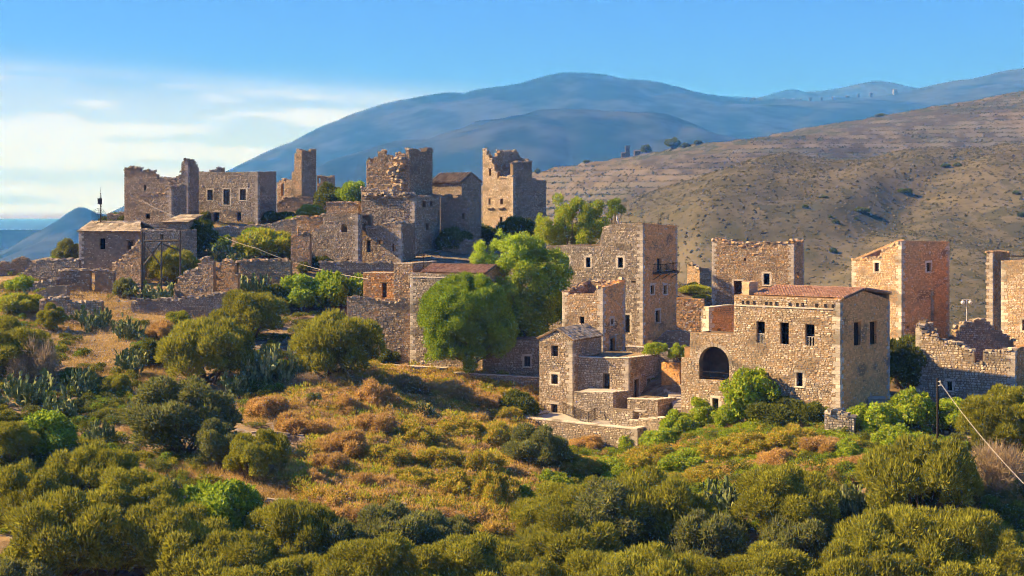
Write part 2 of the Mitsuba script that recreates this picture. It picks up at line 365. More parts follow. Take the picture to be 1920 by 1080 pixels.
def stones_mesh(face, r, side, thick, octo, proud, tone, hue, back=.06):
    """rubble stones with broken corners and tilted faces on one side of a wall; r: rows (u0, v0, u1, v1)"""
    n = len(r)
    w, h = r[:, 2] - r[:, 0], r[:, 3] - r[:, 1]
    m = np.minimum(w, h)
    if octo:
        c = m[:, None, None] * rng.uniform(.16, .42, (n, 8, 1))
        su, sv = np.array([0, 1, 1, 1, 1, 0, 0, 0]), np.array([0, 0, 0, 1, 1, 1, 1, 0])
        du, dv = np.array([1, -1, 0, 0, -1, 1, 0, 0]), np.array([0, 0, 1, -1, 0, 0, -1, 1])
    else:
        c = np.zeros((n, 4, 1))
        su, sv, du, dv = np.array([0, 1, 1, 0]), np.array([0, 0, 1, 1]), np.zeros(4), np.zeros(4)
    k = len(su)
    U = r[:, None, 0] + w[:, None] * su + c[..., 0] * du
    V = r[:, None, 1] + h[:, None] * sv + c[..., 0] * dv
    U += rng.normal(0, .05, (n, k)) * m[:, None]
    V += rng.normal(0, .05, (n, k)) * m[:, None]
    cu, cv = U.mean(1, keepdims=True), V.mean(1, keepdims=True)
    s = rng.uniform(.72, .86, (n, 1))
    U2, V2 = cu + (U - cu) * s, cv + (V - cv) * s
    d = rng.uniform(*proud, (n, 1))
    tilt = rng.normal(0, .13, (n, 2))
    W2 = d + np.clip(tilt[:, :1] * (U2 - cu) + tilt[:, 1:] * (V2 - cv), -.035, .035)
    W1 = np.full_like(U, -back)
    if side < 0:
        W1, W2 = -thick - W1, -thick - W2
    v = np.concatenate([face.xyz(U, V, W1), face.xyz(U2, V2, W2)], 1)
    i = np.arange(k)
    j = (i + 1) % k
    f = np.vstack([np.c_[i, j, j + k], np.c_[i, j + k, i + k], np.c_[np.full(k - 2, k), k + np.arange(1, k - 1), k + np.arange(2, k)]])
    f = (f[None] + (np.arange(n) * 2 * k)[:, None, None])
    uv = np.repeat(np.stack([np.clip(tone, 0, 1), np.clip(hue, 0, 4)], -1)[:, None], 2 * k, 1)
    return v, f, uv


def block(face, u0, v0, u1, v1, w0, w1, tone, hue, bev=.02, jit=.006):
    """a dressed block with bevelled front edges, jittered"""
    r = lambda: rng.normal(0, jit, 4)
    b = min(bev, .3 * (u1 - u0), .3 * (v1 - v0))
    qu, qv = np.array([u0, u1, u1, u0]), np.array([v0, v0, v1, v1])
    ou, ov = np.array([1, -1, -1, 1]) * b, np.array([1, 1, -1, -1]) * b
    v = np.vstack([face.xyz(qu, qv, w0), face.xyz(qu, qv, w1 - b), face.xyz(qu + ou + r(), qv + ov + r(), w1 + r())])
    i = np.arange(4)
    j = (i + 1) % 4
    f = np.vstack([np.c_[i, j, j + 4], np.c_[i, j + 4, i + 4], np.c_[i + 4, j + 4, j + 8], np.c_[i + 4, j + 8, i + 8], [[8, 9, 10], [8, 10, 11], [2, 1, 0], [3, 2, 0]]])
    return v, f, np.tile([[np.clip(tone, 0, 1), np.clip(hue, 0, 4)]], (12, 1))


def lumps(centres, sizes, yaw, tone, hue, jit=.22):
    """loose angular stones as jittered boxes"""
    n = len(centres)
    v = (BOXV - .5)[None] + rng.uniform(-jit, jit, (n, 8, 3))
    v = v * np.asarray(sizes)[:, None]
    a = np.asarray(yaw)[:, None]
    x, y = v[..., 0] * np.cos(a) - v[..., 1] * np.sin(a), v[..., 0] * np.sin(a) + v[..., 1] * np.cos(a)
    v = np.stack([x, y, v[..., 2]], -1) + np.asarray(centres)[:, None]
    f = BOXF[None] + (np.arange(n) * 8)[:, None, None]
    return v.reshape(-1, 3), f.reshape(-1, 3), np.repeat(np.stack([np.clip(tone, 0, 1), np.clip(hue, 0, 4)], -1), 8, 0)


def polys(g):
    return [p for p in getattr(g, 'geoms', [g]) if p.geom_type == 'Polygon' and p.area > 1e-4]


def extrude(face, poly, w0, w1):
    out = []
    for p in polys(poly):
        m = trimesh.creation.extrude_polygon(p, w1 - w0, engine='earcut')
        v = np.asarray(m.vertices)
        out.append((face.xyz(v[:, 0], v[:, 1], v[:, 2] + w0), np.asarray(m.faces)))
    return join(out)


def rough_top(uv, step=.38, amp=.12):
    """a broken wall head: the profile resampled in steps"""
    u, v = np.array(uv).T
    us = np.arange(u[0], u[-1], step) + rng.uniform(-.1, .1, len(np.arange(u[0], u[-1], step))) * step
    us[0] = u[0]
    us = np.r_[us, u[-1]]
    out, ph = [], rng.uniform(0, 50)
    for a, b in zip(us[:-1], us[1:]):
        big = float(meshkit.fbm(np.array([(a + ph) * .55, 1.5, 2.5]), 2)) - .55
        h = np.interp((a + b) / 2, u, v) + rng.uniform(-amp, amp) + (3.2 * amp * big if amp > .08 else 0)
        out += [(a, h + rng.uniform(-.02, .02)), (b - .01, h + rng.uniform(-.02, .02))]
    return out


def opening_poly(o):
    u0, v0, u1, v1 = o['r']
    if o['kind'] in ('arch', 'niche'):
        a = np.linspace(0, np.pi, 13)
        rise = min((u1 - u0) / 2 * o.get('rise', 1.0), (v1 - v0) * .8)
        return Polygon([(u0, v0), (u1, v0)] + [((u0 + u1) / 2 + (u1 - u0) / 2 * np.cos(x), v1 - rise + rise * np.sin(x)) for x in a])
    return box(u0, v0, u1, v1)


def wall(b, face, tops, ops=(), thick=.6, hue=2.0, tone=.5, white=.0, q0=None, q1=False, ruin=False, inner=False, outer=True, base=None, bands=(), sh=(.12, .21), sw=(.17, .45), singles=40, plaster=0.0, u_in=(.0, .0), name='wall', mhue=None,
         cope=None, rubble=True, mt=None, amp=.12, proud=(.01, .045), loose=True):
    """one masonry wall of b: the core is the part, its stones, blocks and fittings are sub-parts. tops, ops in wall metres."""
    tops = sorted(tops, key=lambda t: t[0])
    off = rng.uniform(.002, .009)
    tops = [(a, c + off) for a, c in tops]
    tops[0], tops[-1] = (tops[0][0] + u_in[0], tops[0][1]), (tops[-1][0] - u_in[1], tops[-1][1])
    L0, L1 = tops[0][0], tops[-1][0]
    far = face.p[1] > 175
    head = rough_top(tops, .55 if far else .38, amp * (1.7 if far else 1.2)) if ruin else tops
    if base is None:
        g = face.xyz(np.linspace(L0, L1, 12), 0, 0)
        base = float(ground(g[:, 0], g[:, 1]).min()) - .7
    outline = Polygon([(L0, base)] + list(head) + [(L1, base)]).buffer(0)
    holes = [opening_poly(o) for o in ops]
    solid = outline
    for h, o in zip(holes, ops):
        if o['kind'] != 'niche':
            solid = solid.difference(h)
    k = part(b, name, extrude(face, solid, -thick, 0), 'mortar')
    n = len(meshkit.WRITTEN[scene[k]['filename']][0])
    mh = hue if mhue is None else mhue
    scene[k] = mikit.ply((meshkit.WRITTEN[scene[k]['filename']][0], meshkit.WRITTEN[scene[k]['filename']][1]), 'mortar', uv=np.tile([[tone + .1 if mt is None else mt, mh]], (n, 1)))
    D = face.p[1] + face.d[1] * (L0 + L1) / 2
    ppm = F / D
    octo = ppm > 18.5 and singles >= 20
    work = []
    # dressed surrounds, bands and end quoins take their place out of the rubble
    taken = list(holes)
    for o in ops:
        u0, v0, u1, v1 = o['r']
        s, kind = o.get('s', 'white'), o['kind']
        wk = None
        pane = o.get('pane', 'dark_wood' if kind == 'door' else 'glass_dark')
        nm = 'door' if kind == 'door' else 'window'
        if kind in ('window', 'door') and pane:
            q = -min(.32, thick * .5)
            wk = part(b, nm, extrude(face, box(u0 - .01, v0 - .01, u1 + .01, v1 + .01), q - .04, q), pane)
            fr = [extrude(face, box(u0, v0, u0 + .06, v1), q + .002, q + .05), extrude(face, box(u1 - .06, v0, u1, v1), q + .002, q + .05), extrude(face, box(u0 + .06, v1 - .07, u1 - .06, v1), q + .003, q + .048)]
            if kind == 'window':
                fr += [extrude(face, box((u0 + u1) / 2 - .025, v0, (u0 + u1) / 2 + .025, v1 - .07), q + .002, q + .04), extrude(face, box(u0 + .06, (v0 + v1) / 2 - .02, u1 - .06, (v0 + v1) / 2 + .02), q + .001, q + .038)]
            else:
                for t in np.linspace(u0, u1, 5)[1:-1]:
                    fr.append(extrude(face, box(t - .008, v0, t + .008, v1 - .07), q + .001, q + .012))
            put(key_for('frame', wk), join(fr), 'dark_wood' if pane != 'dark_wood' else 'wood')
            if o.get('rail'):
                bars = [bar(face.xyz(t, v0, -.12), face.xyz(t, v0 + .42 * (v1 - v0), -.12), .016, 5) for t in np.linspace(u0 + .05, u1 - .05, 6)]
                bars.append(bar(face.xyz(u0, v0 + .42 * (v1 - v0), -.12), face.xyz(u1, v0 + .42 * (v1 - v0), -.12), .022, 5))
                put(key_for('balustrade', wk), join(bars), o['rail'])
        holder = wk or k
        if s in ('white', 'lintel', 'grey', 'wood'):
            hw = {'white': .25, 'grey': 1.1, 'lintel': .5, 'wood': 2}[s]
            e, lh = (.24, .24) if s != 'wood' else (.16, .13)
            mat = 'wood' if s == 'wood' else 'stone'
            r4 = lambda: rng.uniform(.46, .72)
            if kind != 'arch':
                lb = (u0 - e, v1 + .004, u1 + e, v1 + lh)
                m = block(face, *lb, -.25, .035, r4(), hw)
                put(key_for('lintel', holder), m[:2], mat, uv=m[2])
                taken.append(box(*lb))
                if s in ('white', 'grey'):
                    for side in (0, 1):
                        v = v0
                        while v < v1 - .02:
                            hh = min(rng.uniform(.3, .55), v1 - v)
                            if v1 - v - hh < .16:
                                hh = v1 - v
                            jw = rng.uniform(.16, .34)
                            jb = (u0 - jw, v + .006, u0 - .002, v + hh - .006) if side == 0 else (u1 + .002, v + .006, u1 + jw, v + hh - .006)
                            m = block(face, *jb, -.25, .03, r4(), hw)
                            put(key_for('jamb', holder), m[:2], mat, uv=m[2])
                            taken.append(box(*jb))
                            v += hh
                    if kind == 'window':
                        sb = (u0 - .2, v0 - .15, u1 + .2, v0 - .004)
                        m = block(face, *sb, -.25, .07, r4(), hw)
                        put(key_for('sill', holder), m[:2], mat, uv=m[2])
                        taken.append(box(*sb))
            else:
                c, rise = (u0 + u1) / 2, min((u1 - u0) / 2 * o.get('rise', 1.0), (v1 - v0) * .8)
                A = np.linspace(0, np.pi, 15)
                for a0, a1 in zip(A[:-1], A[1:]):
                    e2 = .3
                    pts = [(c + ((u1 - u0) / 2 + ee) * np.cos(x), v1 - rise + (rise + ee) * np.sin(x)) for x, ee in ((a0 + .02, .01), (a1 - .02, .01), (a1 - .02, e2), (a0 + .02, e2))]
                    m = extrude(face, Polygon(pts), -.2, .03 + rng.uniform(0, .02))
                    put(key_for('arch_stone', holder), m, 'stone', uv=np.tile([[rng.uniform(.35, .6), 1.2 + rng.uniform(-.3, .6)]], (len(m[0]), 1)))
                    taken.append(Polygon(pts))
    for bd in bands:                                   # thin projecting course: (u0, v0, u1, v1, proud, name)
        m = block(face, bd[0], bd[1], bd[2], bd[3], -.1, bd[4], .62, .35)
        part(k, bd[5], m[:2], 'stone', uv=m[2])
        taken.append(box(*bd[:4]))
    vtop = max(t[1] for t in head)
    ends = []
    if q1:
        v = base
        alt = rng.integers(2)
        while v < vtop:
            hh = rng.uniform(.26, .40)
            ln = (.62 if alt else .34) * rng.uniform(.85, 1.15)
            alt = 1 - alt
            hb = box(L1 - ln, v + .01, L1 + .02, v + hh - .01)
            if outline.contains(box(L1 - ln * .5, v + .02, L1 - .05, v + hh - .02)) and not any(t.intersects(hb) for t in taken) and v + hh > base + .5:
                m = block(face, L1 - ln, v + .01, L1 + .018, v + hh - .01, -.3, .03, rng.uniform(.42, .75), rng.uniform(.0, .6) + .2 * hue)
                put(key_for('quoin', k), m[:2], 'stone', uv=m[2])
                ends.append(hb)
            v += hh
    taken += ends
    free = outline
    if taken:
        free = outline.difference(shapely.union_all(taken))
    rows, v = [], base + .25
    while v < vtop and rubble:
        h = rng.uniform(*sh)
        mid = v + h / 2
        seg = free.intersection(LineString([(L0 - 1, mid), (L1 + 1, mid)]))
        for g in getattr(seg, 'geoms', [seg]):
            if g.is_empty or g.geom_type != 'LineString':
                continue
            a, c = g.coords[0][0], g.coords[-1][0]
            a, c = min(a, c), max(a, c)
            if q0 and a < L0 + .1:
                for z0, z1, ql in q0:
                    if z0 <= mid < z1:
                        a = max(a, ql + .01)
            while c - a > .07:
                w = rng.uniform(*sw) * rng.uniform(.6, 1.25)
                if c - a - w < .14:
                    w = c - a
                if rng.random() > plaster:
                    g1 = rng.uniform(.008, .022)
                    rows.append((a + g1, v + rng.uniform(.004, .02), a + w - g1, v + h - rng.uniform(.004, .02)))
                a += w
        v += h
    rows = np.array(rows).reshape(-1, 4)
    n = len(rows)
    if n:
        tn = tone + rng.normal(0, .17, n)
        hu = hue + rng.normal(0, .34, n)
        wh = rng.random(n) < white
        hu[wh], tn[wh] = rng.uniform(.0, .7, wh.sum()), rng.uniform(.42, .7, wh.sum())
        if outer:
            V, Fc, UV = stones_mesh(face, rows, 1, thick, octo, proud, tn, hu)
            size = (rows[:, 2] - rows[:, 0]) * ppm
            big = np.argsort(-size)[:singles] if octo else []
            big = [i for i in big if size[i] >= 11]
            for i in big:
                put(key_for('stone', k), (V[i], Fc[0]), 'stone', uv=UV[i])
            keep = np.ones(n, bool)
            keep[big] = False
            kk = V.shape[1]
            fr = (Fc[0][None] + (np.arange(keep.sum()) * kk)[:, None, None]).reshape(-1, 3)
            work.append((V[keep].reshape(-1, 3), fr, UV[keep].reshape(-1, 2)))
        if inner:
            V, Fc, UV = stones_mesh(face, rows, -1, thick, False, proud, tn - .05, hu)
            work.append((V.reshape(-1, 3), Fc.reshape(-1, 3), UV.reshape(-1, 2)))
    if ruin and loose:
        hd = np.array(head)
        m0 = np.arange(L0 + .15, L1 - .1, .27)
        m0 = m0 + rng.uniform(-.1, .1, len(m0))
        hv = np.interp(m0, hd[:, 0], hd[:, 1])
        for t in np.linspace(-.9 * thick, -.1 * thick, 2):
            keepm = rng.random(len(m0)) < .85
            c = face.xyz(m0[keepm], hv[keepm] + rng.uniform(-.05, .1, keepm.sum()), t)
            nn = len(c)
            work.append(lumps(c, rng.uniform([.2, .2, .1], [.5, .4, .26], (nn, 3)), rng.uniform(-.5, .5, nn) + math.atan2(face.d[1], face.d[0]), tone + rng.normal(0, .12, nn), hue + rng.normal(0, .4, nn)))
    if cope is not None:                               # a flat pale coping along the wall head
        hd = np.array(tops)
        for (ua, va), (ub, vb) in zip(hd[:-1], hd[1:]):
            if ub - ua > .3 and abs(vb - va) < .8 * (ub - ua):
                nseg = max(1, int((ub - ua) / .8))
                for i in range(nseg):
                    t0, t1 = i / nseg, (i + 1) / nseg
                    a, c = ua + (ub - ua) * t0 + .006, ua + (ub - ua) * t1 - .006
                    m = block(face, a, va + (vb - va) * (t0 + t1) / 2 - .02, c, va + (vb - va) * (t0 + t1) / 2 + cope, -thick - .04, .05, rng.uniform(.5, .7), .3)
                    put(key_for('coping', k), m[:2], 'stone', uv=m[2])
    if work:
        m = join(work)
        put(key_for('stonework', k), m[:2], 'stone', uv=m[2])
        labels[f'{k}__stonework'] = {'kind': 'stuff'}
    return k


class Bld:
    """a rectangular building seen on its near corner: left face and right face given in pixels of the photograph"""

    def __init__(self, name, label, px, D, theta, cat='building', group=None, key=None):
        self.b = key or thing(name, label, cat, group)
        t = math.radians(theta)
        D *= S
        self.p = np.array([(px - 960) / F * D, D])
        self.dL, self.dR = np.array([-math.cos(t), math.sin(t)]), np.array([math.sin(t), math.cos(t)])
        self.L = Face(self.p, self.dL, -self.dR)
        self.R = Face(self.p, self.dR, -self.dL)
        self.q = None

    def quoins(self, py_top, hue=.3, g=None, base=None):
        z1 = (HY - py_top) / F * self.p[1]
        v = (gz(*self.p) - .6) if base is None else base
        self.q, alt = [], 0
        ks = []
        while v < z1 - .1:
            h = min(rng.uniform(.27, .42), z1 - v)
            a, c = (.66, .36) if alt else (.36, .66)
            a, c = a * rng.uniform(.85, 1.15), c * rng.uniform(.85, 1.15)
            alt = 1 - alt
            self.q.append((v, v + h, a, c))
            o = rng.uniform(.014, .034)
            bx = BOXV * [a + o, c + o, h - .02] - [o, o, 0]
            bx[:, 2] += v + .01
            bx += rng.normal(0, .006, bx.shape)
            w = np.c_[self.p + bx[:, :1] * self.dL + bx[:, 1:2] * self.dR, bx[:, 2]]
            ks.append((w, BOXF, np.tile([[np.clip(rng.normal(.57, .09), 0, 1), np.clip(hue + rng.normal(0, .25), 0, 4)]], (8, 1))))
            v += h
        for w, f, uv in ks:
            part(self.b, 'quoin', (w, f), 'stone', uv=uv)

    def face(self, side):
        return self.L if side == 'L' else self.R

    def ops(self, f, ops):
        out = []
        for o in ops:
            (x0, y0, x1, y1), kind = o[0], o[1]
            a, c = f.uv(x0, y1), f.uv(x1, y0)
            out.append({'r': (min(a[0], c[0]), a[1] if True else 0, max(a[0], c[0]), c[1]), 'kind': kind, **(o[2] if len(o) > 2 else {})})
            r = out[-1]['r']
            mid = f.p[1] + f.d[1] * (r[0] + r[2]) / 2
            out[-1]['r'] = (r[0], (HY - y1) / F * mid, r[2], (HY - y0) / F * mid)
        return out

    def wall(self, side, tops, ops=(), **kw):
        f = self.face(side)
        t = sorted([f.uv(*p) for p in tops], key=lambda p: p[0])
        if abs(t[0][0]) < .25:
            t[0] = (0.0 if side == 'L' else .012, t[0][1])
        setattr(self, 'len' + side, t[-1][0])
        if self.q and abs(t[0][0]) < .1:
            kw.setdefault('q0', [(a, b_, (c if side == 'L' else d)) for a, b_, c, d in self.q])
        kw.setdefault('u_in', (0, .012))
        setattr(self, 'kw' + side, kw)
        setattr(self, 'end' + side, t[-1][1])
        setattr(self, 'tops' + side, t)
        return wall(self.b, f, t, self.ops(f, ops), **kw)

    def wm(self, side, tops, ops=(), **kw):
        """a wall given as (metres along it, row at the near corner)"""
        f = self.face(side)
        t = [(max(u, 0.0 if side == 'L' else .012), (HY - py) / F * self.p[1]) for u, py in tops]
        setattr(self, 'len' + side, t[-1][0])
        setattr(self, 'kw' + side, kw)
        setattr(self, 'end' + side, t[-1][1])
        setattr(self, 'tops' + side, t)
        if self.q:
            kw.setdefault('q0', [(a, b_, (c if side == 'L' else d)) for a, b_, c, d in self.q])
        return wall(self.b, f, t, self.ops(f, ops), **{'u_in': (0, .012), **kw})

    def close(self, topsL=None, topsR=None, **kw):
        """the two walls behind; topsL: over the far side (parallel to the right face), as (fraction, height)"""
        base = {a: b_ for a, b_ in self.kwL.items() if a in ('hue', 'tone', 'ruin', 'thick', 'mhue', 'mt', 'sh', 'sw', 'base')}
        base.update(kw)
        base.setdefault('singles', 0)
        if not base.get('inner'):                      # the far sides: coarser courses
            base.update(sh=(.2, .34), sw=(.35, .8))
        pl, pr = self.p + self.dL * self.lenL, self.p + self.dR * self.lenR
        zl, zr = self.endL, self.endR
        fl, fr = Face(pl, self.dR, self.dL), Face(pr, self.dL, self.dR)
        tl = [(a * self.lenR, z) for a, z in topsL] if topsL else [(0, zl), (self.lenR, min(zl, zr))]
        tr = [(a * self.lenL, z) for a, z in topsR] if topsR else [(0, zr), (self.lenL, min(zl, zr))]
        wall(self.b, fl, tl, u_in=(.015, .02), **base)
        wall(self.b, fr, tr, u_in=(.015, .02), **base)

    def pt(self, a, c, z):
        return np.array([*(self.p + self.dL * a + self.dR * c), z])

    def zat(self, py, a=0, c=0):
        return (HY - py) / F * (self.p + self.dL * a + self.dR * c)[1]

    def lid(self, z, name='floor', bsdf='soil', t=.15, inset=.3):
        """a flat roof or upper floor of earth inside the walls"""
        c = [self.pt(inset, inset, z), self.pt(self.lenL - inset, inset, z), self.pt(self.lenL - inset, self.lenR - inset, z), self.pt(inset, self.lenR - inset, z)]
        v = np.vstack([np.array(c), np.array(c) - [0, 0, t]])
        i = np.arange(4)
        j = (i + 1) % 4
        part(self.b, name, (v, np.vstack([[[0, 1, 2], [0, 2, 3], [6, 5, 4], [7, 6, 4]], np.c_[i, j, j + 4], np.c_[i, j + 4, i + 4]])), bsdf)


def tiled(parent, e0, e1, r0, r1, kind='tile', pitch=.24, course=.42, old=0.0, name='roof'):
    """one roof slope from the eave e0-e1 to the ridge r0-r1: boards below, barrel tiles or stone slabs above"""
    e0, e1, r0, r1 = (np.asarray(x, float) for x in (e0, e1, r0, r1))
    nrm = np.cross(e1 - e0, r0 - e0)
    nrm /= np.linalg.norm(nrm)
    if nrm[2] < 0:
        nrm = -nrm
    q = np.array([e0, e1, r1, r0])
    v = np.vstack([q - nrm * .02, q - nrm * .12])
    i = np.arange(4)
    j = (i + 1) % 4
    k = part(parent, name, (v, np.vstack([[[0, 1, 2], [0, 2, 3], [6, 5, 4], [7, 6, 4]], np.c_[i, j, j + 4], np.c_[i, j + 4, i + 4]])), 'mortar', uv=np.tile([[.4, 2.2]], (8, 1)))
    W, H = np.linalg.norm(e1 - e0), np.linalg.norm((r0 + r1 - e0 - e1) / 2)
    at = lambda a, c: (e0 + (e1 - e0) * a) * (1 - c) + (r0 + (r1 - r0) * a) * c
    out = []
    if kind == 'tile':
        nx, ny = max(2, int(W / pitch)), max(2, int(H / course))
        ang = np.linspace(0, np.pi, 6)
        for a in range(nx):
            for c in range(ny):
                t = rng.uniform(.1, .9) if rng.random() > .06 else 1.0
                lift = .012 + rng.uniform(0, .012)
                vs = []
                for e, rad in ((-.06, .5 * pitch * .95), (1.0, .5 * pitch * .74)):
                    cc = (c + e) / ny
                    o = at((a + .5) / nx, cc) + nrm * (lift + (.035 if e < 0 else 0))
                    dirx = (at(1, cc) - at(0, cc)) / np.linalg.norm(at(1, cc) - at(0, cc))
                    vs.append(o + np.cos(ang)[:, None] * dirx * rad + np.sin(ang)[:, None] * nrm * rad * 1.05)
                vv = np.vstack(vs) + rng.normal(0, .006, 3)
                m = 6
                ii = np.arange(m - 1)
                ff = np.vstack([np.c_[ii, ii + 1, ii + 1 + m], np.c_[ii, ii + 1 + m, ii + m], np.c_[np.zeros(m - 2, int), np.arange(1, m - 1), np.arange(2, m)]])
                out.append((vv, ff, np.tile([[t, old]], (len(vv), 1))))
        m = join(out)
        put(key_for('tiles', k), m[:2], 'tile', uv=m[2])
        labels[f'{k}__tiles'] = {'kind': 'stuff'}
    else:
        ny = max(2, int(H / course))
        for c in range(ny):
            a = 0.0
            while a < 1 - .02:
                w = rng.uniform(.5, 1.15) * pitch / W
                w = min(w, 1 - a)
                p = []
                for e, zz in ((-.25, .055), (1.12, .02)):
                    for s in (0, 1):
                        p.append(at(a + w * s + rng.uniform(-.1, .1) * w, np.clip((c + e + rng.uniform(-.14, .14)) / ny, -.02, 1.02)) + nrm * (zz + rng.uniform(0, .04 + .03 * course)))
                top = np.array([p[0], p[1], p[3], p[2]])
                vv = np.vstack([top, top - nrm * rng.uniform(.04, .09)])
                ff = np.vstack([[[0, 1, 2], [0, 2, 3], [6, 5, 4], [7, 6, 4]], np.c_[i, j, j + 4], np.c_[i, j + 4, i + 4]])
                out.append((vv, ff, np.tile([[rng.uniform(0, 1.2), 0]], (8, 1))))
                a += w
        for m in out[:300]:
            put(key_for('slab', k), m[:2], 'slate', uv=m[2])
        if out[300:]:
            m = join(out[300:])
            put(key_for('slabs', k), m[:2], 'slate', uv=m[2])
            labels[f'{k}__slabs'] = {'kind': 'stuff'}
    return k

# ---------------------------------------------------------------- the village
W_, D_, O_ = 'window', 'door', 'hole'
PL = {'s': 'none'}
WD = {'s': 'wood'}


def drywall(label, px, D, theta, tops, ops=(), name='stone_wall', cat='wall', group=None, back=True, **kw):
    """a free-standing or retaining wall seen on one long side"""
    B = Bld(name, label, px, D, theta, cat, group)
    kw = {'ruin': True, 'inner': back, 'singles': 25, 'amp': .09, 'hue': 1.7, 'tone': .47, **kw}
    B.wall('L', tops, ops, **kw)
    return B


# -- big restored house on the right
B = Bld('stone_house', 'large red-roofed stone house with a deep arched loggia at its left end', 1575, 89.5, 36)
house = B
B.quoins(566)
sill = {'s': 'lintel', 'rail': 'white_paint'}
zc = B.zat(578)
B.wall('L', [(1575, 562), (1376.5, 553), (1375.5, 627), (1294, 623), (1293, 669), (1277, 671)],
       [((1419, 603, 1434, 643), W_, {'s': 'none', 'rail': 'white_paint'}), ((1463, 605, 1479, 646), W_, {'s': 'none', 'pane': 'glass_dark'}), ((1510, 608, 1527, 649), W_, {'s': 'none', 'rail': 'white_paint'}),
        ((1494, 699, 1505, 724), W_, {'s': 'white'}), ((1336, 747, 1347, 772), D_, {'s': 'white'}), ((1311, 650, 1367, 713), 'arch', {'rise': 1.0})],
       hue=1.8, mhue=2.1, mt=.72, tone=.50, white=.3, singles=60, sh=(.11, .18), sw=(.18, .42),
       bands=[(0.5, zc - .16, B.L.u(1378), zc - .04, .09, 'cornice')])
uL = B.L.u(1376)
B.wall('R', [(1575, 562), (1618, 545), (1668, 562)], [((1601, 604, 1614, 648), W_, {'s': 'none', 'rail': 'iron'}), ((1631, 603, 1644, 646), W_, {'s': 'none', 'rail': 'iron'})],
       hue=3.25, mhue=3.1, mt=.92, tone=.85, white=.06, singles=45, plaster=.5, q1=True, sh=(.13, .2), sw=(.2, .45), proud=(.008, .03))  # orange clay wall; warm fill light for its shade is put into the colour
lenL, B.lenL = B.lenL, uL
ze = B.zat(562)
# far walls of the main block
wall(B.b, Face(B.p + B.dL * uL, B.dR, B.dL), [(0, ze), (B.lenR / 2, B.topsR[1][1] if len(B.topsR) > 2 else ze), (B.lenR, ze)], hue=2.2, singles=0, u_in=(.62, .02))
wall(B.b, Face(B.p + B.dR * B.lenR, B.dL, B.dR), [(0, ze), (uL, ze)], hue=2.2, singles=0, u_in=(.015, .02))
ap = B.topsR[1]
zr = ap[1]
o = .18
rr = [B.pt(-o, ap[0], zr + .14), B.pt(uL - 1.6, ap[0], zr + .14)]
tiled(B.b, B.pt(-o, .45, ze + .10), B.pt(uL - 1.6, .45, ze + .10), rr[0], rr[1])
tiled(B.b, B.pt(-o, B.lenR + .2, ze + .02), B.pt(uL - 1.6, B.lenR + .2, ze + .02), rr[0] + [0, 0, .004], rr[1] + [0, 0, .004])
m = join([(*lumps(np.array([B.pt(a, ap[0], zr + .2) for a in np.arange(0, uL - 1.6, .42)]), np.tile([.44, .26, .14], (len(np.arange(0, uL - 1.6, .42)), 1)), np.full(len(np.arange(0, uL - 1.6, .42)), math.atan2(B.dL[1], B.dL[0])), rng.uniform(.2, .8, len(np.arange(0, uL - 1.6, .42))), np.zeros(len(np.arange(0, uL - 1.6, .42))), jit=.05),)])
part(B.b, 'ridge_tiles', m[:2], 'tile', uv=m[2])
B.lid(ze - .3, 'ceiling', 'mortar')
# row of pigeon holes in the parapet: dark plates on the wall face stand in for the shade inside
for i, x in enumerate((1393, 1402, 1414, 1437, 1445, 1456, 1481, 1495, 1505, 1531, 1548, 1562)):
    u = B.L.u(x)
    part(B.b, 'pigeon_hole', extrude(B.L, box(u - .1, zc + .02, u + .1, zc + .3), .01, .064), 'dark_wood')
# chimney stub at the left end of the roof
c = B.pt(uL - .9, 1.2, ze)
m = lumps(np.array([c + [0, 0, .25 * i] for i in range(5)]), np.tile([1.0, .8, .3], (5, 1)), np.full(5, .6), np.full(5, .5), np.full(5, 2.2), jit=.05)
part(B.b, 'chimney', m[:2], 'stone', uv=m[2])
# loggia room behind the arch and the wall that carries the terrace above it
ua0, ua1 = B.L.u(1372), B.L.u(1300)
z0 = B.zat(715, (ua0 + ua1) / 2) - .15
z1 = B.zat(628, (ua0 + ua1) / 2) - .25
for nm, a0, a1, c0, c1, zz0, zz1 in (('loggia_back', ua0, ua1, 3.0, 3.2, z0 - .2, z1 + .3), ('loggia_floor', ua0, ua1, .62, 2.98, z0 - .2, z0), ('loggia_vault', ua0, ua1, .62, 2.98, z1, z1 + .18), ('loggia_side', ua0 - .2, ua0 - .01, .62, 3.2, z0 - .2, z1 + .3), ('loggia_side', ua1 + .01, ua1 + .2, .62, 3.2, z0 - .2, z1 + .3)):
    bx = np.array([B.pt(a0 + (a1 - a0) * q[0], c0 + (c1 - c0) * q[1], zz0 + (zz1 - zz0) * q[2]) for q in BOXV])
    part(B.b, nm, (bx, BOXF), 'mortar', uv=np.tile([[.3, 1.2]], (8, 1)))
rails = [bar(B.pt(B.L.u(1312), .15, z0 + h), B.pt(B.L.u(1366), .15, z0 + h), .025, 5) for h in (.45, .9)]
part(B.b, 'loggia_rail', join(rails), 'iron')
B.lenL = lenL
wall(B.b, Face(B.p + B.dL * lenL, B.dR, B.dL), [(0, B.zat(672)), (4.2, B.zat(672))], hue=2.3, singles=0, u_in=(.62, .02))

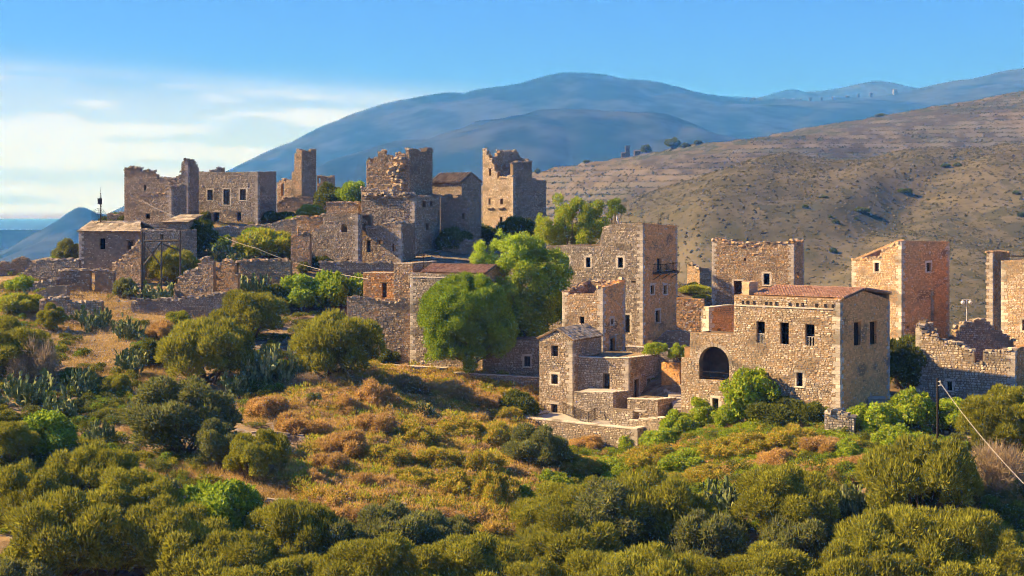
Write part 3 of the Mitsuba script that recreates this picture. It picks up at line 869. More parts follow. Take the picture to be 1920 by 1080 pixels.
# -- orange walled room behind the arch wall
B = Bld('stone_outbuilding', 'low orange stone room above the arch, left of the red tiled roof', 1329, 101, 50)
B.quoins(578)
B.wall('L', [(1329, 577), (1315, 579)], hue=1.2, tone=.56, white=.3, singles=5)
B.wall('R', [(1329, 577), (1378, 572)], [((1345, 616, 1352, 622), O_, PL)], hue=2.95, mhue=3.0, tone=.66, cope=.06)  # orange stone, its tone lightened to make up for the shade here
B.close()
B.lid(B.zat(582))
B = Bld('courtyard_wall', 'plain pinkish stone wall right of the tall tower house with the balcony', 1320, 117, 18, 'wall')
B.wall('L', [(1320, 561), (1268, 558)], hue=2.6, mhue=2.7, tone=.44, white=.1)
B = Bld('courtyard_wall', 'grey wall with a dark archway stain below the pinkish courtyard wall', 1296, 113, 15, 'wall')
B.wall('L', [(1296, 622), (1250, 619), (1232, 636)], hue=1.3, tone=.42, plaster=.5)

# -- tall tower house with the balcony
B = Bld('tower_house', 'tall two-part tower house with a wooden balcony high on its orange right face', 1205, 124, 27)
tower = B
B.quoins(420, hue=.5)
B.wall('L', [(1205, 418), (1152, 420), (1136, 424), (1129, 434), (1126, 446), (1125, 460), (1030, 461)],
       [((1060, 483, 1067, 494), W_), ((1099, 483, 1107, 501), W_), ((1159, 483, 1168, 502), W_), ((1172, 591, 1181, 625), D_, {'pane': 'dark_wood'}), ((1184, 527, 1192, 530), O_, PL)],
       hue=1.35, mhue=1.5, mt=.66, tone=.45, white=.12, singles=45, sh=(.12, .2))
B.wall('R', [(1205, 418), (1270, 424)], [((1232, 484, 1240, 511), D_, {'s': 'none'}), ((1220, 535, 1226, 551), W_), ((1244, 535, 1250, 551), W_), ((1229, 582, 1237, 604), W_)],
       hue=3.15, mhue=3.1, mt=.88, tone=.80, white=.08, plaster=.4, singles=40, q1=True, sh=(.13, .22))  # orange face, coloured lighter and warmer to stand in for bounced light
zt, zl = B.zat(421), B.endL
ut = B.L.u(1126)
wall(B.b, Face(B.p + B.dR * B.lenR, B.dL, B.dR), [(0, B.zat(424)), (ut, zt), (ut + .02, zl), (B.lenL, zl)], hue=1.6, singles=0, u_in=(.015, .02))
wall(B.b, Face(B.p + B.dL * B.lenL, B.dR, B.dL), [(0, zl), (B.lenR, zl)], hue=1.6, singles=0, u_in=(.62, .02))
wall(B.b, Face(B.p + B.dL * ut, B.dR, B.dL), [(0, zt - .3), (B.lenR - .7, zt)], hue=1.2, singles=0, u_in=(.62, .02), base=zl - .8, tone=.55, white=.4)
B.lid(zl - .25, 'roof')
l0 = B.lenL
B.lenL = ut
B.lid(zt - .18, 'roof', 'mortar')
B.lenL = l0
f = B.R
u0, u1 = f.u(1223.5), f.u(1259)
zb = f.uv(1240, 510)[1]
part(B.b, 'balcony', extrude(f, box(u0, zb - .16, u1, zb), .02, 1.0), 'wood')
bk = f'{B.b}__balcony'
for t in np.linspace(u0 + .15, u1 - .15, 3):
    put(key_for('bracket', bk), bar(f.xyz(t, zb - .16, .95), f.xyz(t, zb - .75, .03), .05, 4), 'wood')
rl = [bar(f.xyz(a, zb + h, .95), f.xyz(c, zb + h, .95), .03, 5) for h in (.1, .95) for a, c in ((u0, u1),)]
rl += [bar(f.xyz(e, zb + h, .05), f.xyz(e, zb + h, .95), .03, 5) for e in (u0, u1) for h in (.1, .95)]
rl += [bar(f.xyz(t, zb, .95), f.xyz(t, zb + 1.0, .95), .035, 5) for t in np.linspace(u0, u1, 4)]
rl += [bar(f.xyz(t, zb + .1, .95), f.xyz(t, zb + .95, .95), .014, 4) for t in np.linspace(u0, u1, 17)]
put(key_for('railing', bk), join(rl), 'dark_wood')
# roof edge slab and dish
part(B.b, 'roof_edge', extrude(B.L, box(.3, zt + .10, B.L.u(1165), zt + .2), -1.4, -.1), 'dark_wood')
k = thing('satellite_dish', 'white satellite dish on the flat top of the tall tower house', 'satellite dish')
c = B.pt(B.L.u(1150), .9, B.zat(412, 4, 1))
c[2] = zt + .55
ax = np.array([.95, -.25, .2])
ax /= np.linalg.norm(ax)
e1 = np.cross(ax, [0, 0, 1])
e1 /= np.linalg.norm(e1)
e2 = np.cross(e1, ax)
vs, fs = [], []
for r in np.linspace(0.02, .48, 5):
    an = np.arange(16) * np.pi / 8
    vs.append(c + ax * (r * r * .55) + np.cos(an)[:, None] * e1 * r * .9 + np.sin(an)[:, None] * e2 * r * 1.1)
for i in range(4):
    for j in range(16):
        a, b_ = i * 16 + j, i * 16 + (j + 1) % 16
        fs += [[a, b_, b_ + 16], [a, b_ + 16, a + 16]]
part(k, 'reflector', (np.vstack(vs), np.array(fs)), 'white_paint', True)
part(k, 'arm', bar(c, c + ax * .45, .02), 'iron')
part(k, 'pole', bar(c + [0, 0, -.75], c - ax * .05, .03), 'iron')

# -- tower-like annex and the front house with the gable
B = Bld('stone_annex', 'broken-topped stone annex rising behind the small slab-roofed gabled house', 1130, 112, 30)
B.quoins(541, hue=.7)
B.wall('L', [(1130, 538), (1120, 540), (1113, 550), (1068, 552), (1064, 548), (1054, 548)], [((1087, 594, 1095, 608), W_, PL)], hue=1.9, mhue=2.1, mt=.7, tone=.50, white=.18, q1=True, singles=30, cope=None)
B.wall('R', [(1130, 538), (1145, 537), (1160, 531), (1172, 527)], [((1145, 597, 1150, 608), W_), ((1144, 634, 1153, 668), D_, {'s': 'grey'})], hue=2.95, mhue=3.0, mt=.85, tone=.74, plaster=.3, white=.09, q1=True, singles=30, amp=.06, ruin=True)  # tone and hue raised over the left face to brighten its shade
B.close(topsL=[(0, B.endL), (1, B.zat(532))], topsR=[(0, B.zat(527)), (.35, B.zat(535)), (1, B.zat(530))], ruin=True, inner=True)
B.lid(B.zat(556))

B = Bld('gabled_house', 'small slab-roofed house with three windows stacked in its gable end', 1073, 106, 30)
B.quoins(638, hue=.6)
B.wall('L', [(1073, 636), (1045, 618), (1011, 633)], [((1034, 648, 1046, 668), W_, {'s': 'none', 'pane': 'dark_wood'}), ((1034, 702, 1046, 720), W_, {'pane': 'dark_wood'}), ((1034, 758, 1045, 776), W_, {'s': 'lintel', 'pane': 'dark_wood'})],
       hue=1.6, mhue=1.9, mt=.7, tone=.53, white=.24, singles=40)
B.wall('R', [(1073, 636), (1128, 633)], hue=2.1, mhue=2.2, tone=.50, white=.1, singles=30)
ap = sorted(B.topsL, key=lambda t: -t[1])[0]
ze = B.zat(637)
wall(B.b, Face(B.p + B.dL * B.lenL, B.dR, B.dL), [(0, B.endL), (B.lenR, B.endL)], hue=1.6, singles=0, u_in=(.015, .02))
wall(B.b, Face(B.p + B.dR * B.lenR, B.dL, B.dR), [(0, ze), (ap[0], ap[1]), (B.lenL, B.endL)], hue=1.6, singles=0, u_in=(.015, .02))
tiled(B.b, B.pt(-.2, -.15, ze - .04), B.pt(-.2, B.lenR, ze - .04), B.pt(ap[0], -.15, ap[1] + .12), B.pt(ap[0], B.lenR, ap[1] + .12), 'slab', pitch=.5, course=.36)
tiled(B.b, B.pt(B.lenL + .2, -.15, B.endL - .05), B.pt(B.lenL + .2, B.lenR, B.endL - .05), B.pt(ap[0], -.15, ap[1] + .125), B.pt(ap[0], B.lenR, ap[1] + .125), 'slab', pitch=.5, course=.36)

B = Bld('courtyard_house', 'flat-topped courtyard house with a door on each visible face, right of the gabled house', 1178, 105, 27)
B.quoins(674, hue=.8)
B.wall('L', [(1178, 672), (1112, 671), (1078, 669)], [((1131, 701, 1143, 737), D_, {'s': 'none'})], hue=1.5, mhue=1.7, tone=.50, white=.14, singles=35, cope=.05)
B.wall('R', [(1178, 672), (1210, 668), (1241, 664)], [((1189, 711, 1198, 747), D_, {'s': 'grey'}), ((1213, 710, 1219, 728), W_, {'s': 'grey'})], hue=2.1, mhue=2.2, tone=.5, white=.1, singles=35, q1=True, cope=.05)
B.close()
B.lid(B.zat(676), 'roof')
B = Bld('terrace_wall', 'pale stone parapet block in front of the courtyard house', 1150, 102.6, 27, 'wall')
B.wall('L', [(1150, 736), (1076, 736)], hue=1.1, mhue=1.4, tone=.56, white=.3, singles=30, cope=.05)
B.wall('R', [(1150, 736), (1179, 733)], hue=1.7, tone=.5, singles=20, cope=.05)
B.close()
B.lid(B.zat(739), 'floor', 'paving')
B = Bld('terrace_wall', 'square stone planter block at the foot of the steps', 1234, 100.4, 32, 'wall')
B.wall('L', [(1234, 750), (1176, 748)], hue=1.5, tone=.46, white=.1, singles=25, cope=.06)
B.wall('R', [(1234, 750), (1268, 746)], hue=1.7, tone=.46, white=.1, singles=25, cope=.06)
B.close()
B.lid(B.zat(755), 'soil', 'soil')
B = Bld('terrace_wall', 'low stone wall with a pale ledge beside the iron railing', 1187, 99.6, 32, 'wall')
B.wall('L', [(1187, 770), (1144, 766)], hue=1.2, tone=.52, white=.2, singles=20)
B.wm('R', [(0, 770), (1.2, 770)], hue=1.2, tone=.5, singles=5)
bx = np.array([B.pt(-1.1 + 1.1 * q[0], .1 + .6 * q[1], B.zat(772) + .1 * q[2]) for q in BOXV])
part(B.b, 'ledge', (bx, BOXF), 'paving')
B = Bld('terrace_wall', 'long low coped wall along the back edge of the paved terrace', 1250, 97.6, 40, 'wall')
B.wall('L', [(1250, 783), (1180, 789)], hue=1.4, tone=.48, singles=12, cope=.06)

# -- paved terrace with railing
B = Bld('paved_terrace', 'paved terrace on a retaining wall with a pale coping, in front of the gabled house', 1195, 98, 35, 'terrace')
ter = B
zt = B.zat(805)
B.quoins(806, hue=1.2)
B.wall('L', [(1195, 806), (968, 783)], [((1160, 832, 1168, 850), O_, {'s': 'lintel'}), ((1107, 824, 1120, 842), 'arch', {'s': 'none'})], hue=1.4, mhue=1.5, tone=.46, white=.12, singles=40, cope=.12)
B.wm('R', [(0, 805.5), (5.5, 805.5)], hue=1.5, tone=.45, singles=20, cope=.12)
wall(B.b, Face(B.p + B.dL * B.lenL, B.dR, B.dL), [(0, zt), (4.5, zt)], hue=1.4, singles=0, cope=.12, u_in=(.62, 0))
B.lenR = 8.6
B.lid(zt - .12, 'floor', 'paving', .3, .4)
k = thing('iron_railing', 'rusty iron railing with thin upright bars on the paved terrace', 'railing')
q = [B.pt(*x, zt - .1) for x in ((B.L.u(1120) - .2, .95), (B.L.u(1053), 3.6), (B.L.u(1105), 4.6))]
q = [P(px, py, D) for px, py, D in ((1102, 792, 100 * S), (1046, 771, 107.5 * S), )]
q = [np.array([*p_[:2], zt - .12]) for p_ in (P(1103, 0, 101 * S), P(1050, 0, 107 * S))]
corner = np.array([*P(1127, 0, 104.5 * S)[:2], zt - .12])
far = np.array([*P(1144, 0, 106 * S)[:2], zt - .12])
for n_, (a, c, hh) in enumerate(((q[0], q[1], 1.05), (corner, far, 1.25), (q[0], corner, 1.05))):
    ln = np.linalg.norm(c - a)
    rl = [bar(a + [0, 0, h], c + [0, 0, h], .022, 5) for h in (.12, hh)]
    rl += [bar(a + (c - a) * t, a + (c - a) * t + [0, 0, hh], .012, 4) for t in np.linspace(0, 1, int(ln / .16))]
    part(k, 'panel', join(rl), 'iron')
    for t in (0, .5, 1):
        part(k, 'post', bar(a + (c - a) * t, a + (c - a) * t + [0, 0, hh + .1], .03, 6), 'iron')

# -- steps between the courtyard house and the arched wall
k = thing('stone_steps', 'narrow flight of stone steps left of the arched wall', 'steps')
s0, s1 = P(1262, 716, 109 * S), P(1284, 782, 100 * S)
s1[2] = gz(s1[0], s1[1]) + .1
for i in range(11):
    c = s0 + (s1 - s0) * (i / 10)
    v = (BOXV - [.5, .5, 1]) * [1.9, 1.5, .9] + c + rng.normal(0, .015, (8, 3))
    part(k, 'step', (v, BOXF), 'stone', uv=np.tile([[rng.uniform(.45, .6), 1.0]], (8, 1)))

# -- pergola with railing above the steps
k = thing('pergola', 'small wooden balcony rail with posts, grown over by a vine, left of the arch', 'pergola')
c0, c1 = P(1266, 672, 107 * S), P(1294, 671, 104.5 * S)
part(k, 'deck', join([(c0 + (c1 - c0) * BOXV[:, :1] + np.array([.3, 1.0, 0]) * BOXV[:, 1:2] + np.array([0, 0, -.14]) * BOXV[:, 2:], BOXF)]), 'wood')
for t in (0, .5, 1):
    part(k, 'post', bar(c0 + (c1 - c0) * t, c0 + (c1 - c0) * t + [0, 0, 1.25], .045, 6), 'wood')
for h in (.55, 1.05):
    part(k, 'rail', bar(c0 + [0, 0, h], c1 + [0, 0, h], .035, 5), 'wood')
for i in range(4):
    t0, t1 = i / 4, (i + 1) / 4
    part(k, 'brace', bar(c0 + (c1 - c0) * t0 + [0, 0, .05], c0 + (c1 - c0) * t1 + [0, 0, 1.0], .025, 4), 'wood')
B = Bld('courtyard_wall', 'low wall with a thin pale coping between the annex and the pergola', 1262, 110, 20, 'wall')
B.wall('L', [(1262, 656), (1174, 650)], hue=1.2, tone=.4, singles=10, cope=.08)
B = Bld('courtyard_wall', 'short reddish wall end at the top of the stone steps', 1275, 106, 40, 'wall')
B.wall('L', [(1275, 680), (1240, 680)], hue=2.9, tone=.45, singles=10)

# -- house behind the pine, with its roof and neighbours
B = Bld('tiled_house', 'tall narrow stone house with a weathered red tiled roof, half hidden by the round pine', 905, 115.5, 22)
zc = B.zat(521)
B.wall('L', [(905, 515), (769, 512)], [((799, 553, 812, 569), W_)], hue=1.35, mhue=1.6, mt=.65, tone=.48, white=.2, q1=True, singles=30, bands=[(.3, zc - .1, B.L.u(769), zc, .08, 'cornice')])
B.wm('R', [(0, 515), (3.2, 500), (6.4, 515)], hue=2.4, tone=.46)
B.lenR = 6.4
wall(B.b, Face(B.p + B.dL * B.lenL, B.dR, B.dL), [(0, B.zat(515)), (6.4, B.zat(515))], hue=1.8, singles=0, u_in=(.015, .02))
wall(B.b, Face(B.p + B.dR * 6.4, B.dL, B.dR), [(0, B.zat(515)), (B.lenL, B.zat(515))], hue=1.8, singles=0, u_in=(.015, .02))
ze, zr = B.zat(514) + .05, B.zat(497) - .1
ul = B.L.u(786)
tiled(B.b, B.pt(-.2, .3, ze), B.pt(ul, .3, ze), B.pt(-.2, 3.2, zr), B.pt(ul, 3.2, zr), old=.25)
tiled(B.b, B.pt(-.2, 6.5, ze), B.pt(ul, 6.5, ze), B.pt(-.2, 3.2, zr + .004), B.pt(ul, 3.2, zr + .004))
k = thing('tv_antenna', 'rusty television antenna on a thin mast above the weathered tiled roof', 'antenna')
a = B.pt(B.L.u(786), 1.0, ze - .5)
part(k, 'mast', bar(a, a + [0, 0, 2.5], .03), 'iron')
part(k, 'boom', bar(a + [-.6, 0, 2.2], a + [.5, .1, 2.25], .02), 'iron')
for t in np.linspace(-.5, .45, 6):
    part(k, 'element', bar(a + [t, -.35, 2.22], a + [t, .35, 2.24], .014, 4), 'iron')
B = Bld('stone_outbuilding', 'plain stone block with a flat top behind the left end of the weathered tiled roof', 774, 120, 18)
B.wall('L', [(774, 494), (738, 494)], [((767, 531, 770, 540), O_, PL)], hue=2.1, mhue=2.2, tone=.5, white=.1, cope=.04)
B.wm('R', [(0, 494), (7, 494)], hue=2.2, cope=.04)
B.close()
B.lid(B.zat(497))
B = Bld('stone_outbuilding', 'small reddish stone hut with one dark doorway beside the bright green fig thicket', 739, 125, 16)
B.wall('L', [(739, 512), (715, 511), (681, 511)], [((716, 531, 725, 558), D_, {'s': 'wood'})], hue=2.7, mhue=2.8, tone=.46, white=.08, singles=12, cope=.03)
B.wm('R', [(0, 512), (4, 512)], hue=2.5)
B.close()
B.lid(B.zat(514))
drywall('ruined garden wall with a ragged pale top left of the house behind the pine', 769, 118.5, 14, [(768, 556), (755, 559), (742, 567), (715, 564), (690, 560), (662, 558), (650, 557)], [((700, 579, 709, 592), 'niche', PL)], amp=.06, singles=20, hue=1.6, mhue=2.6)
drywall('low retaining wall with a pale top ledge in front of the house behind the pine', 838, 114, 8, [(838, 691), (700, 684)], ruin=False, cope=.08, hue=1.4, singles=20, tone=.4)
drywall('stepped stone wall below the round pine', 1012, 111.5, 6, [(1012, 709), (850, 699)], ruin=False, cope=.06, hue=1.4, tone=.4)
B = Bld('stone_outbuilding', 'shaded low stone house with one white-framed window between the pine and the gabled house', 1015, 113.5, 12)
B.wall('L', [(1015, 636), (905, 640)], [((983, 668, 994, 687), W_, {'pane': 'dark_wood'})], hue=1.5, tone=.46, white=.15, singles=20)
B.wm('R', [(0, 636), (4, 636)], hue=1.5)
B.close()
B.lid(B.zat(640))

# -- ruins and towers on the right
B = Bld('ruined_house', 'roofless square house with a crumbling rim behind the red-roofed house', 1488, 137, 25)
B.quoins(458, hue=.6)
B.wall('L', [(1488, 455), (1485, 450), (1478, 457), (1470, 455), (1440, 453), (1425, 456), (1410, 463), (1397, 467), (1393, 462), (1380, 457), (1360, 452), (1345, 446), (1335, 450)],
       [((1432, 513, 1443, 534), W_), ((1376, 527, 1391, 553), O_), ((1395, 484, 1399, 489), O_, PL)], hue=2.1, mhue=2.2, tone=.45, white=.08, q1=True, singles=20, ruin=True, amp=.1)
B.wall('R', [(1488, 455), (1507, 453)], [((1494, 512, 1498, 524), O_, WD)], hue=2.8, mhue=2.8, tone=.5, ruin=True, amp=.08, q1=True)
B.close(topsL=[(0, B.endL), (1, B.zat(455))], topsR=[(0, B.zat(453)), (.4, B.zat(463)), (1, B.zat(452))], inner=True)
B = Bld('ruined_hut', 'tiny sunlit ruin between the balcony tower and the roofless square house', 1312, 150, 45)
B.wall('L', [(1312, 506), (1303, 503), (1300, 497), (1288, 496)], hue=2.2, tone=.6, ruin=True, inner=True)
B.wall('R', [(1312, 507), (1334, 508)], hue=1.6, tone=.4, ruin=True)
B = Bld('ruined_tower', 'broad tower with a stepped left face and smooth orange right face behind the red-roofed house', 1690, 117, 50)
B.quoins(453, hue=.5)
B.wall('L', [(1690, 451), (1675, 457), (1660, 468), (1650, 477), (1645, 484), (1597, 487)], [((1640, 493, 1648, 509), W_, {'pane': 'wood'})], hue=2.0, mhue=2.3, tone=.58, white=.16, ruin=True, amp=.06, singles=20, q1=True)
B.wall('R', [(1690, 451), (1780, 453)], [((1737, 493, 1745, 509), W_, {'pane': 'wood'}), ((1745, 547, 1752, 602), O_, PL), ((1740, 455, 1741, 457), O_, PL), ((1700, 611, 1705, 616), O_, PL), ((1766, 456, 1768, 459), O_, PL)], hue=2.75, mhue=2.8, mt=.72, tone=.70, white=.05, plaster=.35, q1=True, singles=15, proud=(.005, .025))  # orange-beige face, its colour lightened against the shade it stands in
B.close(topsL=[(0, B.endL), (1, B.zat(452))], ruin=False, inner=True)
# crack in the right face filled with rubble
f = B.R
u = f.u(1748.5)
g = []
for py in np.arange(545, 604, 2.2):
    n_ = 3
    c = f.xyz(np.full(n_, f.u(1748.5)) + rng.uniform(-.16, .16, n_), np.full(n_, f.uv(1748, py)[1]), rng.uniform(-.3, -.06, n_))
    g.append(lumps(c, rng.uniform([.15, .15, .1], [.35, .3, .18], (n_, 3)), rng.uniform(0, 3, n_), rng.uniform(.3, .55, n_), np.full(n_, 1.2)))
m = join(g)
part(B.b, 'crack_rubble', m[:2], 'stone', uv=m[2])
B = Bld('ruined_house', 'pale rubble ruin with a notched window gap at the right edge, half shaded', 1903, 96, 33)
B.quoins(657, hue=.7)
B.wall('L', [(1903, 655), (1875, 657), (1850, 660), (1843, 663), (1842.5, 681), (1826.5, 683), (1826, 660), (1815, 655), (1800, 645), (1780, 641), (1768, 640), (1755, 633), (1740, 627), (1730, 622), (1724, 611), (1717, 608)],
       [((1776, 715, 1785, 732), W_, {'pane': 'leaf'})], hue=1.6, mhue=1.7, tone=.60, white=.3, q1=True, ruin=True, inner=True, amp=.05, singles=50, sh=(.14, .26))
B.wm('R', [(0, 655), (5, 655)], hue=2.8, mhue=2.9, tone=.5)
zz = B.zat(607, B.lenL)
wall(B.b, Face(B.p + B.dL * B.lenL, B.dR, B.dL), [(0, zz), (1.5, zz + .1), (2.8, zz - .2), (4.5, zz - 1.2)], hue=1.5, tone=.33, ruin=True, inner=True, singles=0, u_in=(.62, .02))
fb = Face(P(1772, 0, 101 * S)[:2], np.array([math.cos(.30), math.sin(.30)]), np.array([math.sin(.30), -math.cos(.30)]))
tb = [fb.uv(*t) for t in ((1772, 640), (1790, 630), (1797, 616), (1810, 607), (1830, 603), (1841, 601), (1853, 607), (1858, 617), (1880, 624), (1893, 635), (1905, 652))]
wall(B.b, fb, tb, hue=2.0, tone=.38, ruin=True, inner=True, singles=15, amp=.1)
B = Bld('ruined_tower', 'sunlit yellow tower wall cut by the right edge of the picture', 2010, 105, 45)
B.wall('L', [(2010, 484), (1920, 488), (1877, 489)], [((1917, 600, 1928, 620), W_)], hue=1.9, mhue=2.1, tone=.64, white=.2, q1=True, singles=30, base=-22)
B.wm('R', [(0, 484), (5, 484)], hue=2.5)
B.close(base=-22)
part(B.b, 'roof_edge', extrude(B.L, box(.2, B.zat(484), B.L.u(1883), B.zat(484) + .12), -.9, .12), 'dark_wood')
B = Bld('ruined_tower', 'narrow shaded wall fin with white corner blocks behind the yellow tower wall', 1861, 116, 30)
B.quoins(474, hue=.5)
B.wall('R', [(1861, 473), (1880, 473), (1893, 475)], hue=2.7, mhue=2.9, tone=.36, ruin=True, amp=.05, base=-24)
B.wm('L', [(0, 473), (.62, 473)], hue=2.0, singles=0, base=-24)

# -- tower and tiled house on the ridge, centre
B = Bld('ruined_tower', 'lone ruined tower on the ridge with a broken sunlit left face and three slit windows', 962, 172, 42)
B.quoins(330, hue=1.4)
B.wall('L', [(962, 328), (955, 330), (945, 331), (935, 334), (930, 322), (925, 308), (918, 296), (912, 284), (908, 279), (905, 279)],
       [((917, 317, 921, 330), O_, WD), ((916, 372, 920, 384), O_, PL), ((938, 372, 943, 384), O_, PL), ((937, 407, 942, 432), D_, {'s': 'wood'})], hue=1.6, mhue=2.0, tone=.60, white=.16, ruin=True, inner=True, amp=.09)
for a in (919, 940):
    u, v = B.L.uv(a, 389)
    part(B.b, 'ledge', extrude(B.L, box(u - .7, v - .12, u + .7, v), .01, .4), 'stone', uv=np.tile([[.5, 1.0]], (8, 1)))
B.wall('R', [(962, 328), (964, 306), (974, 303), (996, 305), (997, 338), (1010, 339), (1024, 341)], hue=1.8, mhue=1.7, tone=.42, ruin=True, inner=True, amp=.08)
zt = B.zat(283, 3, 3)
B.close(topsL=[(0, B.zat(279, B.lenL)), (.18, B.zat(293, B.lenL)), (.36, zt - 1.0), (.42, zt), (1, zt)], topsR=[(0, B.endR), (.5, B.endR), (.52, B.zat(303, 2, 4)), (.9, B.zat(292, 3, 4)), (1, zt)], inner=True)
B = Bld('tiled_house', 'ridge-top house with a dark tiled roof between the two tall ruined towers', 866, 165, 28)
B.wall('L', [(866, 342), (806, 343)], hue=1.7, mhue=1.9, tone=.46, white=.08)
B.wm('R', [(0, 342), (2.9, 325), (5.8, 340)], hue=1.8, tone=.42)
wall(B.b, Face(B.p + B.dR * 5.8, B.dL, B.dR), [(0, B.zat(341)), (B.lenL, B.zat(341))], hue=1.8, singles=0, u_in=(.015, .02))
wall(B.b, Face(B.p + B.dL * B.lenL, B.dR, B.dL), [(0, B.endL), (2.9, B.zat(325)), (5.8, B.endL)], hue=1.8, singles=0, u_in=(.015, .02))
tiled(B.b, B.pt(-.1, -.3, B.zat(343)), B.pt(B.lenL, -.3, B.zat(343)), B.pt(-.1, 2.9, B.zat(324)), B.pt(B.lenL, 2.9, B.zat(324)), pitch=.55, course=.6, old=1.0)
tiled(B.b, B.pt(-.1, 6.0, B.zat(341)), B.pt(B.lenL, 6.0, B.zat(341)), B.pt(-.1, 2.9, B.zat(324) + .01), B.pt(B.lenL, 2.9, B.zat(324) + .01), pitch=.55, course=.6, old=1.0)
B = Bld('ruined_house', 'ragged roofless wall in front of the dark tiled ridge-top house', 878, 158, 26)
B.wall('L', [(878, 374), (862, 371), (848, 373), (840, 368), (826, 369)], [((866, 400, 872, 411), O_, PL)], hue=1.7, tone=.42, ruin=True, inner=True, amp=.14)
B.wm('R', [(0, 374), (4, 378)], hue=1.7, tone=.4, ruin=True)
drywall('low rubble wall on the terrace below the dark tiled ridge-top house', 905, 155, 10, [(905, 449), (880, 450), (855, 452), (826, 449)], hue=1.4, tone=.42)

# -- great ruined complex, centre left
B = Bld('ruined_tower', 'highest ruined tower of the central cluster, jagged left face and smooth right face', 768, 156, 22)
B.wall('L', [(768, 283), (750, 284), (732, 282), (731, 287), (737, 300), (738, 310), (735, 297), (728, 293), (719, 292), (717, 285), (710, 287), (709, 292), (703, 292), (702, 306), (693, 303), (687, 302)][::1] and
       [(768, 283), (750, 284), (740, 282), (737, 304), (734, 296), (722, 293), (719, 286), (710, 287), (703, 293), (702, 306), (694, 303), (687, 302)], hue=1.9, mhue=2.3, tone=.46, ruin=True, inner=True, amp=.2, proud=(.02, .16), base=(HY - 392) / F * 156 * S)
B.wall('R', [(768, 283), (776, 278), (784, 280), (790, 285), (798, 284), (803, 277), (811, 278)], hue=1.8, mhue=1.8, tone=.40, plaster=.55, ruin=True, amp=.03, loose=False, base=(HY - 392) / F * 156 * S)
B.close(ruin=True, base=(HY - 392) / F * 156 * S, inner=True)
# deep broken gash in the left face
f = B.L
g = []
for py in np.arange(296, 372, 1.6):
    n_ = 4
    px = 741 + 7 * math.sin(py * .15)
    c = f.xyz(np.array([f.u(px + e) for e in rng.uniform(-5, 14, n_)]), np.full(n_, f.uv(px, py)[1]), rng.uniform(.05, .5, n_))
    g.append(lumps(c, rng.uniform([.3, .3, .15], [.8, .7, .3], (n_, 3)), rng.uniform(0, 3, n_), rng.uniform(.4, .65, n_), rng.uniform(1.5, 2.5, n_)))
m = join(g)
part(B.b, 'broken_edge', m[:2], 'stone', uv=m[2])
B = Bld('ruined_tower', 'massive lower block of the central cluster with a tall quoined corner on its right', 777, 152, 20)
B.quoins(371, hue=.9)
B.wall('L', [(777, 369), (770, 364), (740, 360), (700, 357), (690, 355), (677, 352)], hue=1.5, mhue=1.7, tone=.43, ruin=True, amp=.15, white=.08, plaster=.2, proud=(.02, .12))
B.wall('R', [(777, 369), (800, 369), (825, 367)], [((798, 420, 804, 432), O_, WD), ((792, 376, 798, 388), O_, PL), ((806, 377, 811, 388), O_, PL)], hue=1.9, mhue=2.0, tone=.44, ruin=True, amp=.06, white=.05)
B.close()
B.lid(B.zat(371), 'floor', 'soil')
nn = 160
c = np.array([B.pt(rng.uniform(.3, B.lenL - .3), rng.uniform(-.4, 1.6), 0) for _ in range(nn)])
c[:, 2] = B.zat(366) + rng.uniform(-.3, .35, nn)
m = lumps(c, rng.uniform([.25, .2, .12], [.7, .6, .3], (nn, 3)), rng.uniform(0, 3, nn), rng.uniform(.3, .55, nn), rng.uniform(.8, 2.2, nn))
part(B.b, 'rubble', m[:2], 'stone', uv=m[2], kind='stuff')
B = Bld('ruined_house', 'roofless front house of the central cluster with a black doorway and an arrow slit', 752, 147, 18)
B.quoins(420, hue=.8)
B.wall('L', [(752, 417), (735, 414), (728, 416), (712, 421), (700, 428), (688, 428), (687, 415), (671, 414)], [((676, 420, 686, 443), O_, PL), ((687.5, 451, 695, 474), D_, {'s': 'wood'}), ((710, 449, 718, 458), O_, PL), ((736, 457, 741, 471), 'arch', PL)],
       hue=1.7, mhue=1.9, tone=.46, ruin=True, inner=True, amp=.12, white=.1)
B.wall('R', [(752, 417), (779, 420)], hue=1.9, mhue=2.0, tone=.42, plaster=.7, ruin=True)
B = Bld('ruined_house', 'blocky grey house of the central cluster with arched window and low cellar door', 671, 145.5, 18)
B.quoins(402, hue=.9)
B.wall('L', [(671, 400), (613, 401), (609, 402), (606, 418), (595, 428), (581, 440)], [((640, 419, 651, 436), 'arch', PL), ((602, 479, 618, 494), 'arch', {'s': 'none'}), ((649, 485, 656, 492), 'arch', PL)], hue=1.6, mhue=1.75, tone=.46, white=.08, ruin=True, amp=.03, loose=False)
B.wall('R', [(671, 400), (679, 401)], hue=1.9, tone=.42)
B.lenR = 5.0
wall(B.b, Face(B.p + B.dR * 5, B.dL, B.dR), [(0, B.zat(404)), (B.lenL * .6, B.zat(404))], hue=1.8, singles=0, u_in=(.015, .02))
l0, B.lenL = B.lenL, B.L.u(612)
B.lid(B.zat(402), 'roof', 'soil')
B = Bld('ruined_house', 'low block with a dry grass top behind the blocky grey house', 672, 157, 16)
B.wall('L', [(672, 381), (640, 380), (612, 382)], hue=2.1, tone=.42, ruin=True, amp=.05)
B.wm('R', [(0, 381), (4.5, 381)], hue=2)
B.close()
B.lid(B.zat(381), 'roof', 'soil')
grass_top = [B.pt(a, c, B.zat(381)) for a, c in ((.3, .3), (B.lenL - .3, .3))]
B = Bld('ruined_house', 'broken wing with a sloping ledge at the left end of the central cluster', 609, 149.5, 16)
B.wall('L', [(609, 404), (590, 407), (556, 408)], hue=2.4, mhue=2.7, tone=.46, ruin=True, inner=True, amp=.1)
